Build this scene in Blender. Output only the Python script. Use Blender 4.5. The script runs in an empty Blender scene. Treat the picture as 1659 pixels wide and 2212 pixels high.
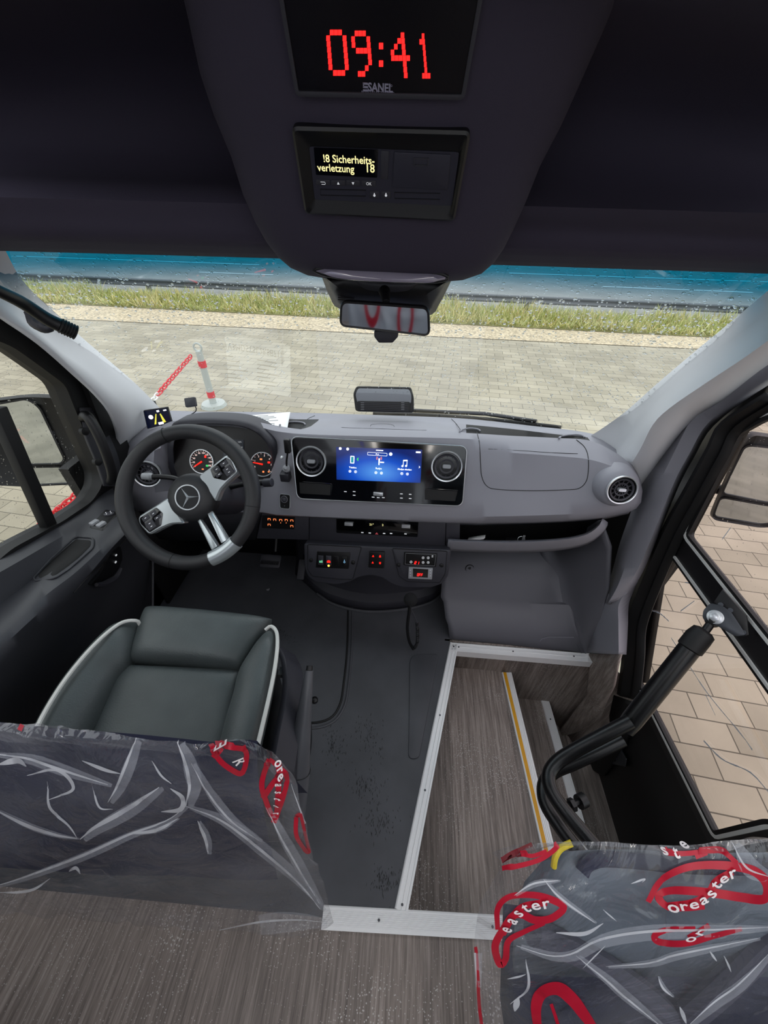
import bpy, bmesh, math, random
from mathutils import Vector, Matrix, noise
from mathutils.bvhtree import BVHTree
random.seed(7)
S = bpy.context.scene
COL = S.collection
# ------------------------------------------------------------------ camera
W_, H_, F_ = 1659., 2212., 830.
CAMP = Vector((0, 0, 1.4))
Yc = Vector((85.5, 696, -830)).normalized()
Zc = Vector((22.5, 989, 830)); Zc = (Zc - Zc.dot(Yc) * Yc).normalized()
Xc = Yc.cross(Zc)
cd = bpy.data.cameras.new('camera'); cam = bpy.data.objects.new('camera', cd); COL.objects.link(cam)
R = Matrix((Xc, Yc, Zc))            # rows: world axes in camera coordinates -> camera to world
cam.matrix_world = Matrix.Translation(CAMP) @ R.to_4x4()
cd.sensor_fit = 'VERTICAL'; cd.sensor_height = 24; cd.lens = 24 * F_ / H_
cd.clip_start = .01; cd.clip_end = 300
S.camera = cam
# ------------------------------------------------------------------ world, light, exposure
S.view_settings.view_transform = 'Standard'; S.view_settings.look = 'None'
S.view_settings.exposure = 0.0; S.view_settings.gamma = 1
wd = bpy.data.worlds.new('overcast_sky'); S.world = wd; wd.use_nodes = True
nt = wd.node_tree; bg = nt.nodes['Background']
tc = nt.nodes.new('ShaderNodeTexCoord'); sx = nt.nodes.new('ShaderNodeSeparateXYZ'); rp = nt.nodes.new('ShaderNodeValToRGB')
nt.links.new(tc.outputs['Generated'], sx.inputs[0]); nt.links.new(sx.outputs['Z'], rp.inputs[0])
rp.color_ramp.elements[0].position = 0.0; rp.color_ramp.elements[0].color = (.55, .60, .66, 1)
rp.color_ramp.elements[1].position = .7; rp.color_ramp.elements[1].color = (.95, 1.0, 1.05, 1)
nt.links.new(rp.outputs[0], bg.inputs[0]); bg.inputs[1].default_value = 1.75
sd = bpy.data.lights.new('sun', 'SUN'); sd.energy = .5; sd.angle = .9; sd.color = (1, .97, .92)
so = bpy.data.objects.new('sun', sd); COL.objects.link(so); so.rotation_euler = (math.radians(-38), math.radians(12), 0)

# ------------------------------------------------------------------ helpers
def ray(u, v):
    return R @ Vector(((u - 829.5) / F_, -(v - 1106) / F_, -1))
def at(u, v, x=None, y=None, z=None, d=None):
    r = ray(u, v)
    t = x / r.x if x is not None else y / r.y if y is not None else (z - 1.4) / r.z if z is not None else d
    return CAMP + r * t
def atp(u, v, p0, n):
    r = ray(u, v); return CAMP + r * ((Vector(p0) - CAMP).dot(n) / r.dot(n))
RD = Vector((1, 0, .1)); RDP = Vector((.90, 0, 0))       # right door plane x = .90-.1z
LD = Vector((-1, 0, .1)); LDP = Vector((-1.05, 0, 0))    # left door plane
def rd(u, v, o=0): return atp(u, v, RDP + Vector((o, 0, 0)), RD)
def ld(u, v, o=0): return atp(u, v, LDP + Vector((o, 0, 0)), LD)
def lin(c):
    if isinstance(c, str): c = [int(c[i:i + 2], 16) for i in (0, 2, 4)]
    return tuple((x / 255 / 12.92 if x <= 10.3 else ((x / 255 + .055) / 1.055) ** 2.4) for x in c) + (1,)
MATS = {}
def mat(name, col, rough=.5, metal=0, bump=0, bscale=400, emit=None, es=1, var=0, vscale=8, coat=0, spec=.5, dirt=None):
    if name in MATS: return MATS[name]
    m = bpy.data.materials.new(name); m.use_nodes = True; n = m.node_tree; b = n.nodes['Principled BSDF']
    c = lin(col)
    b.inputs['Base Color'].default_value = c; b.inputs['Roughness'].default_value = rough; b.inputs['Metallic'].default_value = metal
    b.inputs['Specular IOR Level'].default_value = spec
    b.inputs['Coat Weight'].default_value = coat; b.inputs['Coat Roughness'].default_value = .05
    if emit is not None:
        b.inputs['Emission Color'].default_value = lin(emit); b.inputs['Emission Strength'].default_value = es
    if bump or var:
        t = n.nodes.new('ShaderNodeTexCoord')
    if bump:
        x = n.nodes.new('ShaderNodeTexNoise'); x.inputs['Scale'].default_value = bscale; x.inputs['Detail'].default_value = 2
        n.links.new(t.outputs['Object'], x.inputs['Vector'])
        bp = n.nodes.new('ShaderNodeBump'); bp.inputs['Strength'].default_value = bump; bp.inputs['Distance'].default_value = .002
        n.links.new(x.outputs[0], bp.inputs['Height']); n.links.new(bp.outputs[0], b.inputs['Normal'])
    if var:
        x = n.nodes.new('ShaderNodeTexNoise'); x.inputs['Scale'].default_value = vscale; x.inputs['Detail'].default_value = 6
        n.links.new(t.outputs['Object'], x.inputs['Vector'])
        r = n.nodes.new('ShaderNodeValToRGB'); r.color_ramp.elements[0].position = .3; r.color_ramp.elements[1].position = .7
        r.color_ramp.elements[0].color = tuple(k * (1 - var) for k in c[:3]) + (1,)
        r.color_ramp.elements[1].color = tuple(min(1, k * (1 + var)) for k in c[:3]) + (1,)
        n.links.new(x.outputs[0], r.inputs[0]); n.links.new(r.outputs[0], b.inputs['Base Color'])
    MATS[name] = m; return m

class MB:
    def __init__(s): s.v = []; s.f = []; s.mi = []; s.m = 0
    def add(s, vs, fs):
        o = len(s.v); s.v += [Vector(p) for p in vs]; s.f += [tuple(i + o for i in f) for f in fs]; s.mi += [s.m] * len(fs); return s
    def box(s, c, d, rot=None):
        c = Vector(c); vs = []
        for x in (-.5, .5):
            for y in (-.5, .5):
                for z in (-.5, .5):
                    p = Vector((x * d[0], y * d[1], z * d[2])); vs.append(c + (rot @ p if rot else p))
        return s.add(vs, [(0, 1, 3, 2), (4, 6, 7, 5), (0, 4, 5, 1), (2, 3, 7, 6), (0, 2, 6, 4), (1, 5, 7, 3)])
    def tube(s, pts, r, n=10, closed=False, cap=True):
        pts = [Vector(p) for p in pts]; N = len(pts); rs = r if isinstance(r, (list, tuple)) else [r] * N
        T = []
        for i in range(N):
            a = pts[(i - 1) % N] if closed or i > 0 else pts[i]; b = pts[(i + 1) % N] if closed or i < N - 1 else pts[i]
            T.append((b - a).normalized())
        up = Vector((0, 0, 1)) if abs(T[0].z) < .9 else Vector((1, 0, 0))
        U = T[0].cross(up).normalized(); vs = []
        for i in range(N):
            U = (U - U.dot(T[i]) * T[i]).normalized(); V = T[i].cross(U)
            for k in range(n):
                a = 2 * math.pi * k / n; vs.append(pts[i] + (U * math.cos(a) + V * math.sin(a)) * rs[i])
        fs = []
        for i in range(N if closed else N - 1):
            j = (i + 1) % N
            for k in range(n): fs.append((i * n + k, i * n + (k + 1) % n, j * n + (k + 1) % n, j * n + k))
        if cap and not closed: fs += [tuple(range(n))[::-1], tuple((N - 1) * n + k for k in range(n))]
        return s.add(vs, fs)
    def cyl(s, a, b, r0, r1=None, n=20):
        return s.tube([a, b], [r0, r0 if r1 is None else r1], n)
    def loft(s, rows, cu=False, cv=False, cap=False):
        N = len(rows[0]); M_ = len(rows); vs = [p for r in rows for p in r]; fs = []
        for i in range(M_ if cv else M_ - 1):
            j = (i + 1) % M_
            for k in range(N if cu else N - 1):
                l = (k + 1) % N; fs.append((i * N + k, i * N + l, j * N + l, j * N + k))
        if cap: fs += [tuple(range(N))[::-1], tuple((M_ - 1) * N + k for k in range(N))]
        return s.add(vs, fs)
    def prism(s, F, out, c0, c1):
        n = len(out); vs = [F.p(a, b, c0) for a, b in out] + [F.p(a, b, c1) for a, b in out]
        fs = [tuple(range(n))[::-1], tuple(range(n, 2 * n))] + [(k, (k + 1) % n, n + (k + 1) % n, n + k) for k in range(n)]
        return s.add(vs, fs)
    def ring(s, F, o1, o2, c0, c1):      # frame between two outlines with the same number of points
        n = len(o1)
        rows = [[F.p(a, b, c0) for a, b in o1], [F.p(a, b, c1) for a, b in o1], [F.p(a, b, c1) for a, b in o2], [F.p(a, b, c0) for a, b in o2]]
        return s.loft(rows, cu=True, cv=True)
    def lathe(s, F, prof, n=32, a=0, b=0):
        rows = [[F.p(a + r * math.cos(2 * math.pi * k / n), b + r * math.sin(2 * math.pi * k / n), h) for k in range(n)] for r, h in prof]
        return s.loft(rows, cu=True)
    def build(s, name, mats, parent=None, bevel=0, ang=35, sub=0, solid=0, fix=True, seg=2):
        me = bpy.data.meshes.new(name)
        L = root_of(parent).location if parent else Vector((0, 0, 0))
        me.from_pydata([p - L for p in s.v], [], s.f)
        for k, i in enumerate(s.mi): me.polygons[k].material_index = i
        for m in (mats if isinstance(mats, (list, tuple)) else [mats]): me.materials.append(m)
        bm = bmesh.new(); bm.from_mesh(me)
        bmesh.ops.remove_doubles(bm, verts=bm.verts, dist=1e-6)
        if fix: bmesh.ops.recalc_face_normals(bm, faces=bm.faces)
        if bevel:
            es = [e for e in bm.edges if len(e.link_faces) == 2 and e.calc_face_angle(0) > .6]
            bmesh.ops.bevel(bm, geom=es, offset=bevel, segments=seg, affect='EDGES', clamp_overlap=True, profile=.5)
        bm.to_mesh(me); bm.free()
        me.shade_smooth(); me.set_sharp_from_angle(angle=math.radians(ang))
        o = bpy.data.objects.new(name, me); COL.objects.link(o)
        if parent: o.parent = parent
        if solid: md = o.modifiers.new('solid', 'SOLIDIFY'); md.thickness = solid; md.offset = -1
        if sub: md = o.modifiers.new('sub', 'SUBSURF'); md.levels = sub; md.render_levels = sub
        return o
def root_of(o):
    while o.parent: o = o.parent
    return o
def tag(o, label=None, cat=None, group=None, kind=None):
    if label: o['label'] = label
    if cat: o['category'] = cat
    if group: o['group'] = group
    if kind: o['kind'] = kind
    return o
def thing(name, label, cat, loc, group=None):
    o = bpy.data.objects.new(name, None); COL.objects.link(o); o.location = Vector(loc); o.empty_display_size = .05
    return tag(o, label, cat, group)
def struct(o): o['kind'] = 'structure'; return o
class Fr:
    def __init__(s, o, n, up=(0, 0, 1), rot=0):
        s.o = Vector(o); s.n = Vector(n).normalized(); up = Vector(up)
        s.u = up.cross(s.n).normalized(); s.v = s.n.cross(s.u)
        if rot:
            c, q = math.cos(rot), math.sin(rot); s.u, s.v = s.u * c + s.v * q, s.v * c - s.u * q
    def p(s, a, b, c=0): return s.o + s.u * a + s.v * b + s.n * c
    def px(s, u, v, c=0):
        q = atp(u, v, s.o + s.n * c, s.n) - s.o; return (q.dot(s.u), q.dot(s.v))
    def pp(s, pts, c=0): return [s.px(u, v, c) for u, v in pts]
    def shift(s, a, b, c=0, rot=0):
        f = Fr(s.p(a, b, c), s.n, s.v); 
        if rot:
            c_, q = math.cos(rot), math.sin(rot); f.u, f.v = f.u * c_ + f.v * q, f.v * c_ - f.u * q
        return f
def fillet(pts, r, n=5):
    out = []; N = len(pts)
    for i in range(N):
        a, b, c = Vector(pts[i - 1]), Vector(pts[i]), Vector(pts[(i + 1) % N])
        rr = min(r, (a - b).length * .45, (c - b).length * .45)
        p = b + (a - b).normalized() * rr; q = b + (c - b).normalized() * rr
        for k in range(n + 1):
            t = k / n; w = p * (1 - t) ** 2 + b * 2 * t * (1 - t) + q * t * t; out.append(tuple(w))
    return out
def rr(a0, b0, a1, b1, r, n=5): return fillet([(a0, b0), (a1, b0), (a1, b1), (a0, b1)], r, n)
def circ(a, b, r, n=24): return [(a + r * math.cos(2 * math.pi * k / n), b + r * math.sin(2 * math.pi * k / n)) for k in range(n)]
def inset(out, s):
    ca = sum(p[0] for p in out) / len(out); cb = sum(p[1] for p in out) / len(out); n = len(out); res = []
    for i in range(n):
        a, b = out[i - 1], out[(i + 1) % n]; t = Vector((b[0] - a[0], b[1] - a[1])); t.normalize(); nn = Vector((-t.y, t.x))
        area = sum(out[k - 1][0] * out[k][1] - out[k][0] * out[k - 1][1] for k in range(n))
        if area < 0: nn = -nn
        res.append((out[i][0] + nn.x * s, out[i][1] + nn.y * s))
    return res
def cr(pts, n):                         # Catmull-Rom resample of an open polyline to n points, even in chord length
    P = [Vector(p) for p in pts]; L = [0]
    for i in range(1, len(P)): L.append(L[-1] + (P[i] - P[i - 1]).length)
    out = []
    for k in range(n):
        t = L[-1] * k / (n - 1); i = 0
        while i < len(P) - 2 and t > L[i + 1]: i += 1
        w = (t - L[i]) / (L[i + 1] - L[i]); a, b = P[i], P[i + 1]; p = P[i - 1] if i else a * 2 - b; q = P[i + 2] if i + 2 < len(P) else b * 2 - a
        out.append(.5 * ((2 * a) + (b - p) * w + (2 * p - 5 * a + 4 * b - q) * w * w + (3 * a - p - 3 * b + q) * w ** 3))
    return out
def crx(pts, us):                       # smooth interpolation of rows of tuples keyed by first value
    out = []
    for u in us:
        i = 0
        while i < len(pts) - 2 and u > pts[i + 1][0]: i += 1
        a, b = pts[i], pts[i + 1]; w = (u - a[0]) / (b[0] - a[0]); w = max(0, min(1, w)); 
        p = pts[i - 1] if i else a; q = pts[i + 2] if i + 2 < len(pts) else b
        r = []
        for k in range(1, len(a)):
            m0 = (b[k] - p[k]) / (b[0] - p[0]) * (b[0] - a[0]); m1 = (q[k] - a[k]) / (q[0] - a[0]) * (b[0] - a[0])
            r.append((2 * w ** 3 - 3 * w * w + 1) * a[k] + (w ** 3 - 2 * w * w + w) * m0 + (-2 * w ** 3 + 3 * w * w) * b[k] + (w ** 3 - w * w) * m1)
        out.append(r)
    return out
def text_mb(s, F, a, b, size, c=.0008, align='CENTER', mb=None, mirror=False, bold=0, rot=0, depth=0):
    cu = bpy.data.curves.new('t', 'FONT'); cu.body = s; cu.size = size; cu.align_x = align; cu.align_y = 'CENTER'; cu.offset = bold; cu.resolution_u = 3
    cu.extrude = depth
    o = bpy.data.objects.new('t', cu); me = bpy.data.meshes.new_from_object(o)
    mb = mb or MB(); ca, sa = math.cos(rot), math.sin(rot)
    vs = []
    for v in me.vertices:
        x = -v.co.x if mirror else v.co.x; y = v.co.y
        vs.append(F.p(a + x * ca - y * sa, b + x * sa + y * ca, c + v.co.z))
    mb.add(vs, [tuple(p.vertices) for p in me.polygons])
    bpy.data.objects.remove(o); bpy.data.curves.remove(cu); bpy.data.meshes.remove(me)
    return mb

# ------------------------------------------------------------------ materials
M_dash = mat('dash_grey_plastic', '8e8e96', .5, bump=.12, bscale=900)
M_dark = mat('dark_plastic', '323239', .5, bump=.12, bscale=900)
M_black = mat('black_plastic', '0d0d0f', .45)
M_gloss = mat('piano_black', '050506', .08, coat=.5)
M_rubber = mat('rubber_seal', '0b0b0c', .6)
M_pillar = mat('pillar_grey', 'd4d6d9', .7, bump=.06, bscale=1200)
M_door = mat('door_panel_plastic', '34353a', .5, bump=.15, bscale=800)
M_ceil = mat('headliner_dark', '353040', .85, bump=.2, bscale=900)
M_leather = mat('black_leather', '4a5050', .42, bump=.35, bscale=350, var=.12, vscale=14)
M_rim = mat('wheel_leather', '232325', .5, bump=.1, bscale=900)
M_white = mat('white_piping', 'd8d8d2', .5)
M_chrome = mat('satin_chrome', 'dfe3e6', .28, metal=.65)
M_alu = mat('brushed_aluminium', 'eeeeee', .4, metal=.1, bump=.08, bscale=300)
M_mat = mat('rubber_floor', '46474c', .55, bump=.15, bscale=500, var=.25, vscale=5)
M_red = mat('red_lamp', '300000', .5, emit='ff1c10', es=2.2)
M_redled = mat('red_led_dot', '400000', .5, emit='ff1a18', es=3.0)
M_amber = mat('amber_lamp', '301000', .5, emit='ff8a50', es=1.2)
M_green = mat('green_lamp', '003010', .5, emit='40e070', es=1.0)
M_icon = mat('white_icon', 'c8c8cc', .5, emit='d8dce0', es=.55)
M_pale = mat('pale_screen_text', 'ffffff', .5, emit='f4f8ff', es=1.3)
M_grey = mat('light_grey_plastic', '9a9ca0', .5)
M_yel = mat('yellow_strip', 'dfa010', .5, var=.06, vscale=30)
M_steel = mat('black_painted_steel', '0c0c0d', .32, bump=.1, bscale=500)
M_mirror = mat('mirror_glass', 'd0d6da', .04, metal=1)
M_paper = mat('white_paper', 'f2f4f4', .8)
M_ink = mat('grey_ink', '34383c', .8)

def wood(name='dark_wood_vinyl', axis='Y'):
    m = bpy.data.materials.new(name); m.use_nodes = True; n = m.node_tree; L = n.links; b = n.nodes['Principled BSDF']
    t = n.nodes.new('ShaderNodeTexCoord'); mp = n.nodes.new('ShaderNodeMapping'); L.new(t.outputs['Object'], mp.inputs[0])
    mp.inputs['Scale'].default_value = (90, 3.5, 90) if axis == 'Y' else (60, 60, 3)
    x = n.nodes.new('ShaderNodeTexNoise'); x.inputs['Scale'].default_value = 1.6; x.inputs['Detail'].default_value = 8; x.inputs['Roughness'].default_value = .7
    L.new(mp.outputs[0], x.inputs['Vector'])
    r = n.nodes.new('ShaderNodeValToRGB'); e = r.color_ramp.elements
    e[0].position = .3; e[0].color = lin('5a504c'); e[1].position = .72; e[1].color = lin('b0a49d')
    k = e.new(.5); k.color = lin('857a73'); L.new(x.outputs[0], r.inputs[0])
    # planks
    mp2 = n.nodes.new('ShaderNodeMapping'); L.new(t.outputs['Object'], mp2.inputs[0])
    mp2.inputs['Scale'].default_value = (8.5, .7, 1) if axis == 'Y' else (8.5, 8.5, .01)
    vo = n.nodes.new('ShaderNodeTexWhiteNoise'); sp = n.nodes.new('ShaderNodeSeparateXYZ'); L.new(mp2.outputs[0], sp.inputs[0])
    fl = n.nodes.new('ShaderNodeMath'); fl.operation = 'FLOOR'; L.new(sp.outputs[0], fl.inputs[0]); vo.noise_dimensions = '1D'; L.new(fl.outputs[0], vo.inputs['W'])
    mr = n.nodes.new('ShaderNodeMapRange'); mr.inputs[3].default_value = .75; mr.inputs[4].default_value = 1.15; L.new(vo.outputs[0], mr.inputs[0])
    mx = n.nodes.new('ShaderNodeVectorMath'); mx.operation = 'SCALE'; L.new(r.outputs[0], mx.inputs[0]); L.new(mr.outputs[0], mx.inputs['Scale'])
    # white grit: small dust specks lying on the vinyl
    vr = n.nodes.new('ShaderNodeTexVoronoi'); vr.inputs['Scale'].default_value = 170; L.new(t.outputs['Object'], vr.inputs['Vector'])
    lt = n.nodes.new('ShaderNodeMath'); lt.operation = 'LESS_THAN'; L.new(vr.outputs['Distance'], lt.inputs[0])
    nz = n.nodes.new('ShaderNodeTexNoise'); nz.inputs['Scale'].default_value = 5; nz.inputs['Detail'].default_value = 4; L.new(t.outputs['Object'], nz.inputs['Vector'])
    m2 = n.nodes.new('ShaderNodeMapRange'); m2.inputs[1].default_value = .36; m2.inputs[2].default_value = .70; m2.inputs[3].default_value = 0.03; m2.inputs[4].default_value = .32; L.new(nz.outputs[0], m2.inputs[0])
    L.new(m2.outputs[0], lt.inputs[1])
    mc = n.nodes.new('ShaderNodeMixRGB'); L.new(lt.outputs[0], mc.inputs[0]); L.new(mx.outputs[0], mc.inputs[1]); mc.inputs[2].default_value = lin('b8b2ae')
    L.new(mc.outputs[0], b.inputs['Base Color']); b.inputs['Roughness'].default_value = .55
    bp = n.nodes.new('ShaderNodeBump'); bp.inputs['Strength'].default_value = .15; bp.inputs['Distance'].default_value = .001; L.new(x.outputs[0], bp.inputs['Height']); L.new(bp.outputs[0], b.inputs['Normal'])
    return m
M_wood = wood(); M_woodv = wood('dark_wood_vinyl_upright', 'Z')

def glassmat(name, tint=(.96, .98, .97), band=None, refl=1.0, f0=.06):
    m = bpy.data.materials.new(name); m.use_nodes = True; n = m.node_tree; L = n.links
    for q in list(n.nodes):
        if q.type != 'OUTPUT_MATERIAL': n.nodes.remove(q)
    out = [q for q in n.nodes if q.type == 'OUTPUT_MATERIAL'][0]
    tr = n.nodes.new('ShaderNodeBsdfTransparent'); tr.inputs[0].default_value = tint + (1,)
    gl = n.nodes.new('ShaderNodeBsdfGlossy'); gl.inputs['Roughness'].default_value = .02; gl.inputs[0].default_value = (refl, refl, refl, 1)
    lw = n.nodes.new('ShaderNodeLayerWeight'); lw.inputs[0].default_value = .5
    pw = n.nodes.new('ShaderNodeMath'); pw.operation = 'POWER'; L.new(lw.outputs['Facing'], pw.inputs[0]); pw.inputs[1].default_value = 4
    fr = n.nodes.new('ShaderNodeMath'); fr.operation = 'MULTIPLY_ADD'; L.new(pw.outputs[0], fr.inputs[0]); fr.inputs[1].default_value = .92; fr.inputs[2].default_value = f0
    mx = n.nodes.new('ShaderNodeMixShader'); L.new(fr.outputs[0], mx.inputs[0]); L.new(tr.outputs[0], mx.inputs[1]); L.new(gl.outputs[0], mx.inputs[2])
    L.new(mx.outputs[0], out.inputs[0])
    if band:
        t = n.nodes.new('ShaderNodeTexCoord'); s = n.nodes.new('ShaderNodeSeparateXYZ'); L.new(t.outputs['Object'], s.inputs[0])
        mr = n.nodes.new('ShaderNodeMapRange'); mr.inputs[1].default_value = band[0]; mr.inputs[2].default_value = band[1]; mr.interpolation_type = 'SMOOTHSTEP'
        L.new(s.outputs['Z'], mr.inputs[0])
        mc = n.nodes.new('ShaderNodeMixRGB'); mc.inputs[1].default_value = tint + (1,); mc.inputs[2].default_value = (.01, .27, .42, 1)
        L.new(mr.outputs[0], mc.inputs[0]); L.new(mc.outputs[0], tr.inputs[0])
    return m
M_wind = glassmat('windscreen_glass', band=(1.205, 1.285)); M_glass = glassmat('side_glass', (.97, .97, .95), refl=.8); M_glassd = glassmat('door_glass', (1.0, .93, .93), refl=.6)

def pavers(name, c1, c2, mortar, bw, bh, rot, off=.5, ms=.02, stain=.25):
    m = bpy.data.materials.new(name); m.use_nodes = True; n = m.node_tree; L = n.links; b = n.nodes['Principled BSDF']
    t = n.nodes.new('ShaderNodeTexCoord'); mp = n.nodes.new('ShaderNodeMapping'); L.new(t.outputs['Object'], mp.inputs[0]); mp.inputs['Rotation'].default_value = (0, 0, rot)
    br = n.nodes.new('ShaderNodeTexBrick'); L.new(mp.outputs[0], br.inputs['Vector']); br.offset = off
    br.inputs['Scale'].default_value = 1; br.inputs['Brick Width'].default_value = bw; br.inputs['Row Height'].default_value = bh; br.inputs['Mortar Size'].default_value = ms * bh * 1.15
    br.inputs['Color1'].default_value = lin(c1); br.inputs['Color2'].default_value = lin(c2); br.inputs['Mortar'].default_value = lin(mortar); br.inputs['Mortar Smooth'].default_value = .1
    nz = n.nodes.new('ShaderNodeTexNoise'); nz.inputs['Scale'].default_value = 1.5; nz.inputs['Detail'].default_value = 7; L.new(t.outputs['Object'], nz.inputs['Vector'])
    mr = n.nodes.new('ShaderNodeMapRange'); mr.inputs[1].default_value = .3; mr.inputs[2].default_value = .7; mr.inputs[3].default_value = 1 - stain; mr.inputs[4].default_value = 1.08; L.new(nz.outputs[0], mr.inputs[0])
    mx = n.nodes.new('ShaderNodeVectorMath'); mx.operation = 'SCALE'; L.new(br.outputs[0], mx.inputs[0]); L.new(mr.outputs[0], mx.inputs['Scale'])
    L.new(mx.outputs[0], b.inputs['Base Color']); b.inputs['Roughness'].default_value = .75
    return m
M_pave = pavers('concrete_pavers', 'b3aa95', 'a09884', '5c5649', .30, .155, .10)

# ================================================================== SETTING
GZ = -.9
# ground: edges of the yard, gravel strip, verge and road run slightly askew to the vehicle
def edge(p, q, z=GZ, L_=45):
    a, b = at(*p, z=z), at(*q, z=z); m_ = (b.y - a.y) / (b.x - a.x); return lambda x: a.y + m_ * (x - a.x)
E_pave = edge((190, 692), (1450, 752)); E_grav = edge((115, 657), (1545, 731)); 
def strip_(name, e0, e1, z, m, X=60):
    g = MB(); g.add([(-X, e0(-X), z), (X, e0(X), z), (X, e1(X), z), (-X, e1(-X), z)], [(0, 1, 2, 3)]); return struct(g.build(name, m))
strip_('floor_pavement', lambda x: -14, lambda x: E_pave(x) + .3, GZ, M_pave)
strip_('floor_gravel', E_pave, lambda x: E_grav(x) + .1, GZ + .01, mat('gravel', 'bfb094', .9, bump=.8, bscale=30, var=.5, vscale=22))
strip_('floor_verge', E_grav, lambda x: E_grav(x) + 1.3, GZ + .02, mat('verge_soil', '8d8a55', .9, var=.3, vscale=3))
strip_('floor_road', lambda x: E_grav(x) + 1.3, lambda x: E_grav(x) + 110, GZ, mat('wet_asphalt', '8a8b88', .95, var=.15, vscale=1.2), 90)
ml = mat('road_paint', 'f0f2f0', .6)
for lab, p, q, wdt, ext in (('long pale line across the road seen through the upper left windscreen', (27, 553), (560, 572), .12, 0), ('long white line across the road seen through the upper right windscreen', (1100, 590), (1659, 609), .12, 2), ('short bright white lane line on the right of the road', (1302, 619), (1626, 632), .10, 0), ('short white lane line on the left of the road', (430, 588), (590, 594), .08, 0), ('thin farthest line above the long one on the right of the road', (1100, 572), (1659, 592), .08, 2)):
    a, b = at(*p, z=GZ + .006), at(*q, z=GZ + .006); t = (b - a).normalized(); b = b + t * ext; w = Vector((-t.y, t.x, 0)) * wdt / 2
    g = MB(); g.add([a - w, b - w, b + w, a + w] + [x + Vector((0, 0, .004)) for x in (a - w, b - w, b + w, a + w)], [(0, 1, 2, 3)[::-1], (4, 5, 6, 7), (0, 1, 5, 4), (1, 2, 6, 5), (2, 3, 7, 6), (3, 0, 4, 7)])
    tag(g.build('road_line', ml), lab, 'road marking', 'painted lines on the road')
# grass (uncountable blades)
gm = [mat('grass_green', 'a3ab60', .8, var=.2), mat('grass_straw', 'd8cb90', .8, var=.2), mat('grass_pale', 'c6c88e', .8)]
g = MB()
for i in range(22000):
    x = random.uniform(-15, 15); dq = 1.25 * random.random() ** 1.2; y = E_grav(x) + .05 + dq; cl = noise.noise(Vector((x * .7, y * .7, 3)))
    h = (.09 + .19 * random.random()) * (1.1 + cl) * (1 if dq > .3 else .6); w = random.uniform(.006, .014); a = random.uniform(0, math.pi)
    dx, dy = math.cos(a) * w, math.sin(a) * w; lx, ly = random.gauss(0, .10) , random.gauss(0, .10)
    g.m = 0 if random.random() < .42 - cl * .5 else (1 if random.random() < .55 else 2)
    z0 = GZ + .03
    g.add([(x - dx, y - dy, z0), (x + dx, y + dy, z0), (x + lx * .5 + dx * .7, y + ly * .5 + dy * .7, z0 + h * .6), (x + lx * .5 - dx * .7, y + ly * .5 - dy * .7, z0 + h * .6), (x + lx, y + ly, z0 + h)], [(0, 1, 2, 3), (3, 2, 4)])
tag(g.build('roadside_grass', gm, fix=False), 'strip of long yellow green grass beside the road', 'grass', kind='stuff')
# guardrail
gr = thing('guardrail', 'long steel guardrail running behind the roadside grass', 'guardrail', (0, 12.7, GZ))
ms = mat('weathered_steel', '6f7173', .5, metal=.4)
g = MB(); rows = []
for y, z in ((0, .33), (-.03, .31), (-.03, .28), (0, .26), (0, .22), (-.03, .20), (-.03, .17), (0, .15)):
    rows.append([Vector((x, E_grav(x) + 1.75 + y, GZ + z)) for x in (-22, 22)])
g.loft(rows); g.build('rail', ms, gr, solid=.01)
for k in range(13):
    g = MB(); x = -21 + k * 3.4; g.box((x, E_grav(x) + 1.83, GZ + .15), (.08, .12, .3)); g.build('post', ms, gr)
# plastic chain and post, left of the vehicle
mr_ = mat('red_chain_plastic', 'd8202a', .4); mw_ = mat('white_chain_plastic', 'e8e8e6', .4)
post = thing('barrier_post', 'pale plastic barrier post with red bands left of the bonnet', 'post', (-2.66, 4.75, GZ))
g = MB(); g.cyl((-2.66, 4.75, GZ), (-2.66, 4.75, GZ + .72), .045, .04); g.build('tube', mat('clear_grey_plastic', 'b4bab4', .3), post)
g = MB(); g.cyl((-2.66, 4.75, GZ), (-2.66, 4.75, GZ + .04), .17, .15); g.build('foot', mat('clear_grey_plastic', 'b4bab4', .3), post)
for z in (.52, .12):
    g = MB(); g.cyl((-2.66, 4.75, GZ + z), (-2.66, 4.75, GZ + z + .08), .049); g.build('band', mr_, post)
g = MB(); g.tube([Vector((-2.66 + .05 * math.cos(a), 4.75, GZ + .76 + .05 * math.sin(a))) for a in [k * math.pi / 6 for k in range(12)]], .012, 6, closed=True); g.build('eyelet', mat('clear_grey_plastic', 'b4bab4', .3), post)
ch = thing('barrier_chain', 'red and white plastic link chain hanging beside the vehicle', 'chain', (-2.6, 3, GZ))
def link(mb, c, t, side, l=.05, w=.026, r=.0075):
    s = side
    mb.tube([c + t * (l * math.cos(a)) + s * (w * math.sin(a)) for a in [k * math.pi / 5 for k in range(10)]], r, 5, closed=True)
n_l = 64; cpt = cr([at(u, v, z=z) for u, v, z in ((412, 770, -.2), (330, 865, -.33), (190, 1040, -.45), (105, 1120, -.47), (0, 1215, -.46))], n_l + 1)
for k in range(n_l):
    c = (cpt[k] + cpt[k + 1]) / 2; t = (cpt[k + 1] - cpt[k]).normalized(); sd_ = t.cross(Vector((0, 0, 1))).normalized(); sd2 = t.cross(sd_)
    g = MB(); link(g, c, t, sd_ if k % 2 else sd2); g.build('link', mr_ if k < 18 or k > 42 else mw_, ch)

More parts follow.
